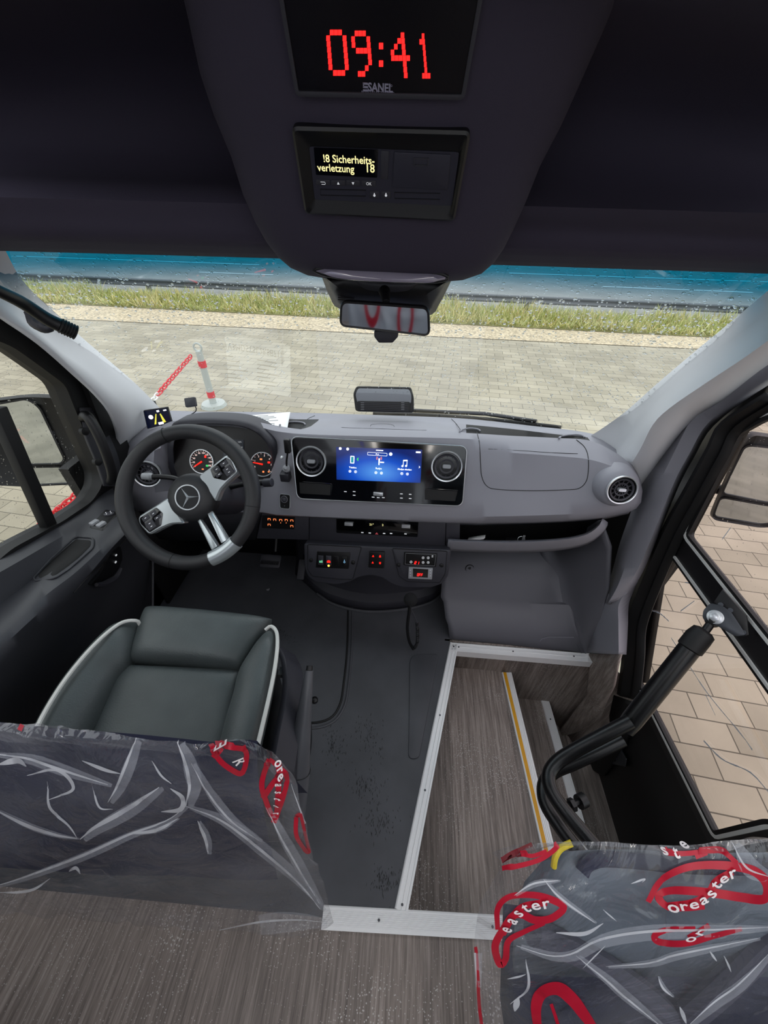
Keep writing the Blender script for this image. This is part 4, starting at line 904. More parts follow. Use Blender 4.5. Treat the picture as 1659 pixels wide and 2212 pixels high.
cr_ = n_.nodes.new('ShaderNodeValToRGB'); e = cr_.color_ramp.elements; e[0].position = 0; e[0].color = lin('10246a'); e[1].position = 1; e[1].color = lin('5aa0f0'); k_ = e.new(.45); k_.color = lin('1450c4')
n_.links.new(gr_.outputs[0], cr_.inputs[0]); n_.links.new(cr_.outputs[0], b.inputs['Emission Color']); b.inputs['Emission Strength'].default_value = 1.0
g = MB(); g.prism(FI, q, .005, .0072); sc = g.build('touchscreen', mscr, ip)
def ipx(u, v): return FI.px(u, v, .0075)
g = MB(); C7 = .0078
for s, u, v, sz in (('Telefon', 762, 1010, .0075), ('Radyo', 818, 1012, .0075), ('Medya alanları', 874, 1014, .0075)):
    a, b_ = ipx(u, v); text_mb(s, FI, a, b_, sz, C7, mb=g, bold=.0001)
g.build('screen_text', M_pale, sc); g = MB()
a, b_ = ipx(815, 981); o_ = rr(a - .030, b_ - .0045, a + .030, b_ + .0045, .002); g.ring(FI, o_, inset(o_, .0008), .0072, C7); text_mb('Ara', FI, a, b_, .007, C7, mb=g)
a, b_ = ipx(844, 981); g.prism(FI, circ(a, b_, .0050, 16), .0072, C7)
a, b_ = ipx(820, 973); g.prism(FI, rr(a - .011, b_ - .0014, a + .011, b_ + .0014, .001), .0072, C7)
a, b_ = ipx(735, 969); g.prism(FI, circ(a, b_, .0042, 12), .0072, C7); a, b_ = ipx(751, 970); g.prism(FI, circ(a, b_, .0042, 12), .0072, C7)
a, b_ = ipx(905, 977); g.prism(FI, rr(a - .009, b_ - .0024, a + .005, b_ + .0024, .001), .0072, C7)
g.build('status_icons', M_pale, sc); g = MB()
a, b_ = ipx(761, 993); o_ = rr(a - .0062, b_ - .0115, a + .0062, b_ + .0115, .002); g.ring(FI, o_, inset(o_, .0022), .0072, C7)
a, b_ = ipx(819, 996); g.prism(FI, [(a - .0016, b_ - .012), (a + .0016, b_ - .012), (a + .0022, b_ + .008), (a - .0022, b_ + .008)], .0072, C7); g.prism(FI, rr(a + .003, b_ - .005, a + .015, b_ - .0015, .001), .0072, C7)
a, b_ = ipx(874, 1000); g.prism(FI, circ(a - .006, b_ - .010, .0032, 12), .0072, C7); g.prism(FI, circ(a + .005, b_ - .009, .0032, 12), .0072, C7)
for dx in (-.0038, .0072): g.prism(FI, [(a + dx - .0008, b_ - .009), (a + dx + .0008, b_ - .009), (a + dx + .0008, b_ + .009), (a + dx - .0008, b_ + .009)], .0072, C7)
g.prism(FI, [(a - .0046, b_ + .005), (a + .008, b_ + .006), (a + .008, b_ + .010), (a - .0046, b_ + .009)], .0072, C7)
g.build('menu_icons', M_pale, sc); g = MB()
for u, v in ((756, 1018), (768, 1019), (812, 1021), (824, 1022), (868, 1023), (880, 1024)):
    a, b_ = ipx(u, v); g.ring(FI, circ(a, b_, .0042, 14), circ(a, b_, .0034, 14), .0072, C7); g.prism(FI, circ(a, b_, .002, 8), .0072, C7)
a, b_ = ipx(906, 1009); g.prism(FI, [(a - .002, b_ - .004), (a + .0025, b_), (a - .002, b_ + .004), (a - .0005, b_)], .0072, C7)
g.build('screen_buttons', M_pale, sc)
g = MB(); a, b_ = ipx(761, 993); g.prism(FI, rr(a - .0038, b_ - .0085, a + .0038, b_ + .0085, .001), .0072, C7); g.build('screen_phone', mat('screen_teal', '003040', .5, emit='20a0b0', es=.9), sc)
g = MB(); a, b_ = ipx(772, 992); g.prism(FI, [(a - .0015, b_ - .002), (a + .003, b_ - .006), (a + .003, b_ + .006), (a - .0015, b_ + .002)], .0072, C7); g.build('screen_signal', M_green, sc)
g = MB(); a, b_ = ipx(819, 990)
for s in (-1, 1):
    for rad in (.005, .008): g.tube([FI.p(a + s * rad * math.cos(x_), b_ + rad * math.sin(x_), C7) for x_ in (-.7, -.35, 0, .35, .7)], .0007, 5)
g.build('screen_waves', M_amber, sc)
# vents
def vent(F, a, b, r, parent, knob=1, name='air_vent', fins=12):
    g = MB(); g.lathe(F, [(r * .98, .004), (r, .010), (r * .97, .014), (r * .90, .013), (r * .87, .006), (r * .86, -.006)], 48, a, b); v = g.build(name, M_chrome, parent)
    g = MB(); g.lathe(F, [(r * .87, .010), (r * .86, -.012), (0, -.012)], 40, a, b); g.build('vent_barrel', M_black, v)
    g = MB(); g.lathe(F, [(r * .80, .008), (r * .78, .011), (r * .66, .009), (r * .66, .004)], 40, a, b)
    g.lathe(F, [(r * .48, .004), (r * .46, .007), (r * .36, .006), (r * .34, .002)], 32, a, b)
    for k in range(fins):
        x_ = 2 * math.pi * k / fins; c_, s_ = math.cos(x_), math.sin(x_); w_ = .0011
        g.add([F.p(a + c_ * r * .2 - s_ * w_, b + s_ * r * .2 + c_ * w_, .004), F.p(a + c_ * r * .8 - s_ * w_, b + s_ * r * .8 + c_ * w_, .007), F.p(a + c_ * r * .8 + s_ * w_, b + s_ * r * .8 - c_ * w_, .007), F.p(a + c_ * r * .2 + s_ * w_, b + s_ * r * .2 - c_ * w_, .004),
               F.p(a + c_ * r * .2, b + s_ * r * .2, -.008), F.p(a + c_ * r * .8, b + s_ * r * .8, -.008)], [(0, 1, 2, 3), (0, 4, 5, 1), (3, 2, 5, 4)])
    g.build('vent_fins', M_dark, v)
    g = MB(); o_ = rr(a - r * .26, b - r * .12, a + r * .26, b + r * .12, r * .1); g.loft([[F.p(x, y, .002) for x, y in o_], [F.p(x, y, .012) for x, y in o_], [F.p(x, y, .014) for x, y in inset(o_, .001)]], cu=True, cap=True); g.build('vent_knob', M_grey if knob else M_chrome, v)
    return v
for u, v in ((672, 997), (965, 1008)):
    a, b_ = FI.px(u, v, .01); vent(FI, a, b_, .0475, ip)
# storage slots, key row
for q in ([(648, 1066), (716, 1070), (718, 1044), (646, 1039)], [(916, 1079), (984, 1083), (990, 1058), (916, 1054)]):
    o_ = fillet(FI.pp(q), .004); g = MB(); g.ring(FI, o_, inset(o_, .0022), .004, .0085); sl_ = g.build('slot_frame', M_gloss, ip); g = MB(); g.prism(FI, inset(o_, .002), .003, .0065); g.build('slot_floor', M_rubber, sl_)
a, b_ = FI.px(817, 1067, .008); o_ = rr(a - .015, b_ - .0055, a + .015, b_ + .0055, .0015)
g = MB(); g.prism(FI, o_, .004, .011); g.build('volume_roller', M_chrome, ip, bevel=.0015)
g = MB()
for u, v in ((746, 1062), (765, 1062), (765, 1070), (867, 1067), (886, 1068), (867, 1076), (886, 1077), (806, 1074), (817, 1075), (828, 1075)):
    a, b_ = FI.px(u, v, .007); g.prism(FI, rr(a - .0042, b_ - .0012, a + .0042, b_ + .0012, .0005), .006, .0068)
g.build('key_marks', M_icon, ip)
# reflections of the key row chrome line
# ---------------- right and left round vents
hh = hit(BDs, 1340, 1052); FR = Fr(hh[0] + Vector((0, -.004, 0)), Vector((.12, -.93, .34)), (0, 0, 1))
FR = Fr(at(1340, 1056, y=.915), Vector((-.02, -.93, .30)), (0, 0, 1))
vr_ = vent(FR, 0, 0, .0415, db, 0)
g = MB(); g.lathe(FR, [(.041, .004), (.047, .000), (.056, -.012), (.064, -.05)], 40); g.build('vent_collar', M_dash, db)
FL = Fr(at(320, 1022, y=.99), Vector((.25, -.90, .30)), (0, 0, 1)); vent(FL, 0, 0, .044, db, 0)
# ---------------- instrument cluster
FCl = Fr(at(478, 985, y=1.06), Vector((0, -.85, .52)), UV)
Ho = [(364, 1010), (362, 960), (368, 925), (385, 908), (440, 902), (520, 907), (568, 925), (592, 955), (600, 990), (596, 1025), (585, 1048), (540, 1055), (450, 1058), (385, 1050)]
co = [at(u, v, y=1.045 if v > 950 else 1.075) for u, v in Ho]
Hi = [(376, 1010), (374, 965), (382, 938), (398, 922), (440, 915), (515, 919), (556, 935), (580, 962), (588, 992), (585, 1022), (575, 1040), (540, 1048), (450, 1050), (395, 1043)]
ci = [at(u, v, y=1.04 if v > 950 else 1.06) for u, v in Hi]
cdp = [FCl.p(*FCl.px(u + (480 - u) * .02, v + (985 - v) * .02), 0) for u, v in Hi]
def cl(P, n=70): return cr(P + [P[0]], n + 1)[:-1]
g = MB(); g.loft([cl([p + Vector((0, .06, -.01)) for p in co]), cl(co), cl([a.lerp(b, .5) + Vector((0, -.004, .003)) for a, b in zip(co, ci)]), cl(ci), cl(cdp)], cu=True)
hood = g.build('cluster_hood', M_dark, db, ang=70)
g = MB(); oo = [FCl.px(u + (480 - u) * .0, v) for u, v in Hi]; oo = [(p.x, p.y) for p in cl([Vector((a, b, 0)) for a, b in oo])]; g.prism(FCl, oo, -.004, 0.0); cp = g.build('cluster_face', mat('gauge_black', '120e10', .35), db)
def gauge(u, v, r, nums, a0, a1, needle, icons):
    a, b = FCl.px(u, v); g = MB(); g.ring(FCl, circ(a, b, r, 48), circ(a, b, r * .93, 48), 0, .006); gg = g.build('gauge_ring', M_chrome, cp)
    g = MB(); g.prism(FCl, circ(a, b, r * .93, 40), 0, .001); g.build('gauge_dial', mat('dial_black', '060506', .4), gg)
    g = MB(); K = len(nums)
    for i, s in enumerate(nums):
        x = math.radians(a0 + (a1 - a0) * i / (K - 1)); text_mb(s, FCl, a + r * .70 * math.cos(x), b + r * .70 * math.sin(x), r * .19, .0018, mb=g, bold=.0001)
    for i in range((K - 1) * 2 + 1):
        x = math.radians(a0 + (a1 - a0) * i / ((K - 1) * 2)); c_, s_ = math.cos(x), math.sin(x); w_ = .0006
        g.add([FCl.p(a + c_ * r * .82 - s_ * w_, b + s_ * r * .82 + c_ * w_, .0018), FCl.p(a + c_ * r * .90 - s_ * w_, b + s_ * r * .90 + c_ * w_, .0018), FCl.p(a + c_ * r * .90 + s_ * w_, b + s_ * r * .90 - c_ * w_, .0018), FCl.p(a + c_ * r * .82 + s_ * w_, b + s_ * r * .82 - c_ * w_, .0018)], [(0, 1, 2, 3)])
    g.build('numerals', mat('dial_print', 'd8c8c4', .5, emit='ffd8d0', es=.8), gg)
    g = MB(); x = math.radians(needle); g.tube([FCl.p(a, b, .004), FCl.p(a + r * .8 * math.cos(x), b + r * .8 * math.sin(x), .004)], [.0026, .0012], 6); g.build('needle', M_red, gg)
    for (du, dv, m, w_, h_) in icons:
        g = MB(); g.prism(FCl, rr(a + du * r - w_, b + dv * r - h_, a + du * r + w_, b + dv * r + h_, .001), .001, .002); g.build('warning_lamp', m, gg)
gauge(437, 997, .041, ['0', '20', '40', '60', '80', '100', '120', '140', '160', '180'], 215, -25, 215, [(.28, .42, M_red, .003, .004), (.42, -.32, M_green, .004, .003), (.05, -.62, M_amber, .0035, .002)])
gauge(568, 1003, .041, ['0', '1', '2', '3', '4', '5', '6'], 200, -40, 172, [(-.15, .4, M_amber, .004, .0028), (.5, .18, M_red, .004, .003), (0.05, -.6, M_amber, .003, .003), (.5, -.58, M_amber, .003, .002)])
g = MB(); o_ = fillet(FCl.pp([(482, 1010), (527, 1012), (527, 950), (482, 948)]), .003); g.ring(FCl, o_, inset(o_, .001), 0, .002); g.prism(FCl, inset(o_, .001), 0, .001); ds = g.build('info_display', mat('lcd_grey', '303640', .2), cp)
g = MB(); a, b_ = FCl.px(518, 955); text_mb('1275', FCl, a, b_, .006, .0015, mb=g); a, b_ = FCl.px(523, 967); text_mb('P', FCl, a, b_, .008, .0015, mb=g); g.build('display_text', M_icon, ds)
# ---------------- start button, ignition lock with key fob, cover
h_ = hit(BDs, 615, 1080); FS = Fr(h_[0] + h_[1] * .001, h_[1])
o_ = fillet(FS.pp([(605, 1098), (627, 1100), (628, 1068), (604, 1066)]), .009, 6); g = MB(); g.ring(FS, o_, inset(o_, .0016), -.003, .003); sb = g.build('start_button', M_chrome, db)
g = MB(); g.prism(FS, inset(o_, .0014), -.003, .0015); g.build('button_plate', M_black, sb)
a, b_ = FS.px(615, 1078); g = MB(); g.lathe(FS, [(.0115, .001), (.0115, .004), (.0095, .005), (0, .0045)], 24, a, b_); g.build('button_cap', M_dark, sb)
g = MB(); g.ring(FS, circ(a, b_, .0118, 24), circ(a, b_, .0108, 24), .003, .0046); text_mb('START', FS, a, b_ + .0025, .0042, .0058, mb=g); text_mb('STOP', FS, a, b_ - .0025, .0042, .0058, mb=g); a, b_ = FS.px(615, 1093); text_mb('P', FS, a, b_, .006, .0018, mb=g); g.build('button_print', M_grey, sb)
# microphone / lever standing on the dash left of the centre panel
km = thing('switch_lever', 'small black lever standing on the dash between wheel and centre panel', 'lever', at(618, 1010, y=1.0))
g = MB(); F = Fr(at(619, 1012, y=.985), (0, -.75, .65)); g.lathe(F, [(.012, -.01), (.012, .003), (.008, .006), (.004, .012), (0, .012)], 24); g.build('socket', M_grey, km)
g = MB(); g.tube([at(619, 1012, y=.985), at(619, 995, y=.985), at(621, 980, y=.985)], .003, 8); g.build('stem', M_black, km)
g = MB(); F = Fr(at(621, 964, y=.985), (0, -1, .2)); g.prism(F, rr(-.010, -.022, .008, .022, .005), -.012, .005); g.build('grip', M_black, km, bevel=.003)
g = MB(); F = Fr(at(609, 988, y=1.0), (-.2, -.8, .4)); g.lathe(F, [(.005, -.005), (.005, .002), (.003, .004), (0, .004)], 14); g.build('screw', M_chrome, km)
g = MB(); c_ = at(617, 1028, y=.985); g.box(c_, (.03, .03, .03)); g.build('foot', M_dark, km, bevel=.004)
# ---------------- lower dash: knee panel, climate band, tray
FK = Fr(at(820, 1150, y=.965), Vector((0, -.97, .22)), (0, 0, 1))
g = MB(); g.prism(FK, FK.pp([(668, 1166), (962, 1180), (963, 1122), (668, 1112)]), -.10, .0); lb = g.build('centre_band', M_dark, db, bevel=.003)
g = MB(); g.prism(FK, FK.pp([(553, 1165), (667, 1168), (667, 1110), (566, 1104)]), -.08, -.004); kb = g.build('knee_panel', M_dark, db, bevel=.003)
g = MB(); g.prism(FK, fillet(FK.pp([(565, 1141), (635, 1144), (637, 1116), (565, 1114)]), .002), -.005, -.002); wl = g.build('switch_bank', M_black, kb)
g = MB()
def brk(u, v):
    a, b_ = FK.px(u, v); g.prism(FK, [(a - .0042, b_ + .002), (a + .0042, b_ + .002), (a + .0042, b_ + .0036), (a - .0042, b_ + .0036)], -.002, -.001)
    for s in (-1, 1): g.prism(FK, [(a + s * .0042 - .0008, b_ - .004), (a + s * .0042 + .0008, b_ - .004), (a + s * .0042 + .0008, b_ + .003), (a + s * .0042 - .0008, b_ + .003)], -.002, -.001)
for u, v in ((581, 1122), (593, 1123), (606, 1124), (618, 1124), (630, 1125), (581, 1134), (630, 1137)): brk(u, v)
for u in (606, 618): a, b_ = FK.px(u, 1130); g.prism(FK, circ(a, b_, .0015, 8), -.002, -.001)
g.build('amber_marks', M_amber, wl)
g = MB(); g.prism(FK, fillet(FK.pp([(727, 1150), (902, 1159), (904, 1126), (727, 1119)]), .003), -.002, .004); cp_ = g.build('climate_panel', M_gloss, lb, bevel=.001)
for u, v in ((754, 1130), (877, 1135)):
    a, b_ = FK.px(u, v); g = MB(); g.prism(FK, rr(a - .0145, b_ - .0055, a + .0145, b_ + .0055, .001), 0, .010); g.build('climate_roller', M_chrome, lb, bevel=.002)
g = MB(); a, b_ = FK.px(803, 1132); text_mb('21°', FK, a, b_, .011, .0046, mb=g); a, b_ = FK.px(827, 1133); text_mb('2', FK, a, b_, .011, .0046, mb=g)
g.build('climate_digits', mty, lb)
g = MB()
for u, v in ((783, 1149), (799, 1150), (830, 1151), (845, 1151), (876, 1152)): a, b_ = FK.px(u, v); g.prism(FK, rr(a - .004, b_ - .0018, a + .004, b_ + .0018, .0005), .004, .0047)
g.build('climate_marks', M_icon, lb)
g = MB(); a, b_ = FK.px(814, 1151); g.prism(FK, [(a - .0055, b_ - .0035), (a + .0055, b_ - .0035), (a, b_ + .0045)], .004, .0047); g.build('hazard_mark', mat('hazard_red', '8a3038', .5, emit='a04048', es=.6), lb)
# passenger storage shelf under the dash
YS = .955
lip = [(966, 1184, .95), (1000, 1186, .945), (1100, 1188, .94), (1200, 1184, .935), (1270, 1170, .935), (1305, 1145, .945), (1313, 1128, .97)]
rim = [(968, 1168, .94), (1000, 1170, .93), (1100, 1172, .925), (1200, 1168, .92), (1262, 1157, .925), (1292, 1138, .94), (1302, 1120, .965)]
rim2 = [(u, v - 5, y + .012) for u, v, y in rim]
flo = [(u, v - 4, y + .05) for u, v, y in rim]; bk = [(u, v - 22, y + .14) for u, v, y in rim]; bk2 = [(u, v - 50, y + .13) for u, v, y in rim]
g = MB(); rws = [drow([(u, v + 6, y + .10) for u, v, y in lip], 40), drow(lip, 40), drow(rim, 40), drow(rim2, 40)]; g.loft(rws); g.build('storage_shelf', M_dash, db, ang=50, solid=.003)
g = MB(); rws = [drow(rim2, 40), drow([(u, v + 12, y + .02) for u, v, y in rim2], 40), drow([(u, v + 4, y + .14) for u, v, y in rim2], 40), drow([(u, v - 45, y + .14) for u, v, y in rim2], 40)]; g.loft(rws); g.build('shelf_well', M_rubber, db, ang=50)
BSh = BVHTree.FromPolygons(g.v, g.f)
g = MB(); g.prism(FK, FK.pp([(963, 1184), (993, 1186), (994, 1128), (964, 1124)]), -.08, -.002); g.build('shelf_end', M_dark, db, bevel=.002)
g = MB(); rws = [drow([(285, 1104, 1.04), (330, 1108, 1.02), (400, 1110, 1.0), (480, 1108, .99), (566, 1104, .98)], 20), drow([(300, 1130, 1.04), (330, 1130, 1.03), (400, 1132, 1.02), (480, 1130, 1.01), (560, 1128, 1.0)], 20), drow([(320, 1160, 1.06), (350, 1165, 1.06), (400, 1168, 1.06), (480, 1166, 1.05), (552, 1166, 1.05)], 20)]
g.loft(rws); g.build('column_shroud', M_door, db, solid=.004)
# ---------------- centre switch console
cc = thing('switch_console', 'dark lower centre console with rocker switches and two red displays', 'console', at(815, 1200, y=.90))
FW = Fr(at(815, 1215, y=.90), Vector((0, -.93, .36)), (0, 0, 1))
co_ = [(656, 1174), (975, 1188), (968, 1245), (955, 1262), (930, 1270), (870, 1270), (845, 1262), (825, 1248), (800, 1243), (775, 1247), (755, 1258), (725, 1264), (680, 1258), (664, 1245), (658, 1225)]
o_ = fillet(FW.pp(co_), .012, 4); g = MB(); i1 = o_
g.prism(FW, o_, -.07, 0); g.build('body', M_dark, cc, ang=50, bevel=.005, seg=3)
def wpan(pts, c0, c1, m, name, par=cc, r=.006, bev=.0008, ring=0):
    o_ = fillet(FW.pp(pts, max(0, c1)), r); g = MB()
    if ring: g.ring(FW, o_, inset(o_, ring), c0, c1)
    else: g.prism(FW, o_, c0, c1)
    return g.build(name, m, par, bevel=bev)
lpn = wpan([(664, 1176), (781, 1182), (762, 1252), (735, 1252), (674, 1245), (664, 1230)], 0, .003, M_dark, 'left_plate'); wpan([(664, 1176), (781, 1182), (762, 1252), (735, 1252), (674, 1245), (664, 1230)], .0, .0036, M_black, 'plate_edge', ring=.0012, bev=0)
rpn = wpan([(847, 1185), (966, 1191), (962, 1240), (950, 1259), (880, 1257), (862, 1245)], 0, .003, M_dark, 'right_plate'); wpan([(847, 1185), (966, 1191), (962, 1240), (950, 1259), (880, 1257), (862, 1245)], .0, .0036, M_black, 'plate_edge', ring=.0012, bev=0)
for u, v in ((672, 1210), (763, 1215), (861, 1220), (954, 1221)):
    a, b_ = FW.px(u, v, .003); g = MB(); g.lathe(FW, [(.0072, .002), (.0068, .0062), (.004, .0072), (0, .0072)], 16, a, b_); g.build('screw_cap', M_black, cc)
sbk = wpan([(682, 1226), (753, 1229), (757, 1194), (685, 1191)], .002, .005, M_black, 'switch_row', r=.002)
for i, (u, m) in enumerate(((693, M_dark), (710, M_dark), (727, M_black), (744, M_black))):
    g = MB(); a, b_ = FW.px(u, 1210 + i * .6, .006); g.prism(FW, rr(a - .0095, b_ - .018, a + .0095, b_ + .018, .002), .004, .008); sw_ = g.build('rocker_switch', m, cc, bevel=.0015)
    g = MB(); a, b_ = FW.px(u, 1213, .008)
    if i == 0: g.prism(FW, rr(a - .005, b_ - .004, a + .001, b_ + .003, .001), .008, .009); g.prism(FW, rr(a + .002, b_ - .004, a + .006, b_ + .005, .001), .008, .009); g.build('switch_symbol', mat('mint_lamp', '205040', .5, emit='80e0b0', es=.7), sw_)
    if i == 1:
        g.prism(FW, [(a - .006, b_ - .004), (a + .006, b_ - .004), (a + .006, b_ + .001), (a + .003, b_ + .004), (a - .003, b_ + .004), (a - .006, b_ + .001)], .008, .009); g.build('switch_symbol', M_red, sw_)
        g = MB(); a, b_ = FW.px(u, 1222, .008); g.prism(FW, circ(a, b_, .0038, 12), .007, .009); g.build('indicator', mat('yellow_lamp', '604000', .5, emit='ffc850', es=2.5), sw_)
    if i == 3: g.ring(FW, circ(a, b_ - .002, .0034, 12), circ(a, b_ - .002, .0024, 12), .008, .009); g.prism(FW, [(a - .001, b_), (a + .0005, b_), (a + .0005, b_ + .007), (a - .001, b_ + .007)], .008, .009); g.build('switch_symbol', mat('blue_lamp', '204060', .5, emit='90c8f0', es=.8), sw_)
bb_ = wpan([(796, 1226), (829, 1228), (831, 1193), (798, 1192)], 0, .010, M_black, 'button_block', r=.002)
g = MB()
for u, v, k in ((806, 1201, 0), (821, 1202, 1), (805, 1215, 0), (821, 1216, -1)):
    a, b_ = FW.px(u, v, .010)
    if k >= 0: g.prism(FW, [(a - .0035, b_ - .003), (a + .0035, b_ - .003), (a, b_ + .0036)], .010, .011)
    if k == 1: g.prism(FW, [(a - .003, b_ + .001), (a + .003, b_ + .001), (a, b_ + .006)], .010, .011)
    if k < 0: g.prism(FW, [(a - .0035, b_ + .003), (a, b_ - .001), (a + .0035, b_ + .003)], .010, .011); g.prism(FW, [(a - .0035, b_ - .001), (a, b_ - .005), (a + .0035, b_ - .001)], .010, .011)
g.build('button_arrows', M_red, bb_)
def seg7(mb, F, s, a, b, h, w, c, th=.0009):
    SG = {'0': 'abcdef', '1': 'bc', '2': 'abged', 'F': 'aefg', 'O': 'abcdef'}
    P = {'a': ((0, 1), (1, 1)), 'b': ((1, 1), (1, .5)), 'c': ((1, .5), (1, 0)), 'd': ((0, 0), (1, 0)), 'e': ((0, 0), (0, .5)), 'f': ((0, .5), (0, 1)), 'g': ((0, .5), (1, .5))}
    for i, ch_ in enumerate(s):
        x0 = a + i * w * 1.6
        for k in SG[ch_]:
            (p, q), (r_, t_) = P[k]; sl = .12 * h
            mb.tube([F.p(x0 + p * w + q * sl, b + q * h, c), F.p(x0 + r_ * w + t_ * sl, b + t_ * h, c)], th, 5)
hc = wpan([(872, 1221), (942, 1225), (945, 1196), (873, 1193)], .002, .007, M_black, 'heater_controller', r=.002)
wpan([(875, 1219), (939, 1223), (942, 1198), (876, 1195)], .007, .0078, M_grey, 'controller_frame', r=.002, ring=.0006, bev=0)
g = MB(); a, b_ = FW.px(895, 1218, .008); seg7(g, FW, '21', a, b_, .009, .0055, .0082, .0009); g.build('red_digits', M_redled, hc)
g = MB()
for u, v in ((888, 1214), (914, 1205), (925, 1205), (914, 1215), (925, 1215)):
    a, b_ = FW.px(u, v, .0075); g.ring(FW, circ(a, b_, .0044, 16), circ(a, b_, .0037, 16), .007, .0080); g.prism(FW, circ(a, b_, .0016, 8), .007, .0078)
a, b_ = FW.px(934, 1200, .0075)
for k in range(3): g.prism(FW, rr(a - .002, b_ - .0004 - k * .003, a + .003, b_ + .0004 - k * .003, .0002), .007, .0078)
g.build('controller_marks', M_icon, hc)
th_ = wpan([(882, 1250), (933, 1252), (935, 1228), (883, 1226)], .002, .009, M_grey, 'thermostat', r=.0015)
wpan([(892, 1246), (924, 1248), (925, 1230), (892, 1228)], .008, .0095, M_gloss, 'thermostat_window', r=.001, bev=0)
g = MB(); a, b_ = FW.px(901, 1244, .0098); seg7(g, FW, '0FF', a, b_, .0095, .0042, .0100, .0008); g.build('off_digits', M_redled, th_)
g = MB()
for u in (886.5, 929.5):
    for v in (1232, 1238, 1244):
        a, b_ = FW.px(u, v, .0092); g.prism(FW, circ(a, b_, .002, 10), .0088, .0094)
g.build('thermostat_keys', mat('key_white', 'd0d0d4', .5), th_)
# ---------------- things on the dash
mon = thing('driver_monitor', 'small black lane display standing at the left end of the dashboard', 'monitor', at(343, 905, y=1.13))
FMn = Fr(at(343, 903, y=1.12), Vector((.30, -.92, .25)), (-.13, 0, 1))
o_ = fillet(FMn.pp([(318, 927), (372, 913), (362, 879), (309, 887)]), .003); g = MB(); g.prism(FMn, o_, -.012, .0); g.build('case', M_black, mon, bevel=.0015)
g = MB(); g.prism(FMn, inset(o_, .0025), 0, .0006); g.build('screen', mat('screen_dark', '06080e', .1, emit='0c1430', es=.5), mon)
g = MB()
for q in ([(334, 917), (338, 916), (338, 894), (336, 894)], [(353, 913), (359, 911), (347, 893), (345, 894)]): g.prism(FMn, FMn.pp(q), .0006, .001)
g.build('yellow_lanes', mat('lane_yellow', '605000', .5, emit='e8e050', es=1.1), mon)
g = MB(); a, b_ = FMn.px(326, 901); g.prism(FMn, circ(a, b_, .007, 18), .0006, .001)
for u, v, w_, h2 in ((341, 888, .004, .003), (356, 886, .005, .002), (348, 914, .008, .004)): a, b_ = FMn.px(u, v); g.prism(FMn, rr(a - w_, b_ - h2, a + w_, b_ + h2, .001), .0006, .001)
g.build('screen_symbols', M_pale, mon)
g = MB(); g.tube([FMn.p(0, -.01, -.012), FMn.p(0, -.05, -.02)], .008, 10); g.build('stand', M_black, mon)
an = thing('gps_puck', 'small square black receiver on a thin wire stalk against the windscreen', 'antenna', at(412, 889, y=1.28))
F = Fr(at(413, 869, y=1.26), Vector((0, -.75, .5)), (-.15, 0, 1)); g = MB(); g.prism(F, rr(-.021, -.016, .019, .016, .004), -.006, .008); g.build('body', M_dark, an, bevel=.003)
g = MB(); g.tube(cr([at(422, 878, y=1.262), at(424, 884, y=1.265), at(421, 890, y=1.27), at(408, 898, y=1.27)], 14), .0018, 8); g.build('stalk', M_black, an)
dc = thing('dash_camera', 'grey slotted sensor unit standing centrally on the dashboard top', 'sensor', at(830, 890, y=1.36))
FDc = Fr(at(830, 865, y=1.345), Vector((0, -.88, .47)), (0, 0, 1))
o_ = fillet(FDc.pp([(768, 888), (894, 891), (894, 858), (888, 836), (770, 834), (763, 850)]), .010, 5); g = MB()
g.loft([[FDc.p(a, b, -.035) for a, b in o_], [FDc.p(a, b, .0) for a, b in o_], [FDc.p(a, b, .003) for a, b in inset(o_, .003)]], cu=True); g.prism(FDc, inset(o_, .003), -.03, .001); g.build('frame', M_black, dc)
o_ = fillet(FDc.pp([(772, 870), (888, 872), (889, 855), (884, 841), (774, 839), (768, 852)]), .008, 5); g = MB(); g.prism(FDc, o_, 0, .005); g.build('face', mat('camera_face', '7c7f85', .5), dc, bevel=.003)
o_ = fillet(FDc.pp([(774, 886), (886, 889), (886, 868), (772, 866)]), .007, 5); g = MB(); g.prism(FDc, o_, 0, .006); g.build('grille_panel', M_black, dc, bevel=.002)
g = MB()
for k in range(5): a, b_ = FDc.px(778, 870 + k * 3.7, .006); c_, d_ = FDc.px(882, 873 + k * 3.7, .006); g.tube([FDc.p(a, b_, .0065), FDc.p(c_, d_, .0065)], .0011, 6)
g.build('slats', M_dark, dc)
g = MB()
for u0 in (783, 870):
    for k in range(5): a, b_ = FDc.px(u0, 870 + k * 3.7, .007); g.prism(FDc, rr(a - .006, b_ - .0006, a + .006, b_ + .0006, .0002), .0065, .008)
g.build('sensor_marks', M_grey, dc)
# items in the shelf
pg = thing('folded_leaflet', 'folded white leaflet lying in the passenger storage shelf', 'leaflet', at(1025, 1166, y=.99))
g = MB()
for k in range(3):
    A = [at(u, v, y=y) + Vector((0, 0, .003 * k)) for u, v, y in ((1005 + k * 2, 1170, .965), (1045 + k, 1164, .965), (1046 + k, 1158, 1.03), (1012, 1163, 1.03))]; g.add(A, [(0, 1, 2, 3)])
g.build('pages', M_paper, pg, solid=.0012)
ky = thing('key_bunch', 'small keys on a ring with a black tag in the storage shelf', 'keys', at(1110, 1166, y=.99))
c_ = at(1126, 1165, y=.97); g = MB(); g.tube([c_ + Vector((.012 * math.cos(k * .52), .004 * math.sin(k * .52), .010 * math.sin(k * .52))) for k in range(12)], .0012, 6, closed=True); g.build('ring', M_chrome, ky)
g = MB(); c_ = at(1105, 1167, y=.965); g.box(c_, (.035, .02, .008)); g.build('tag', M_black, ky, bevel=.002)
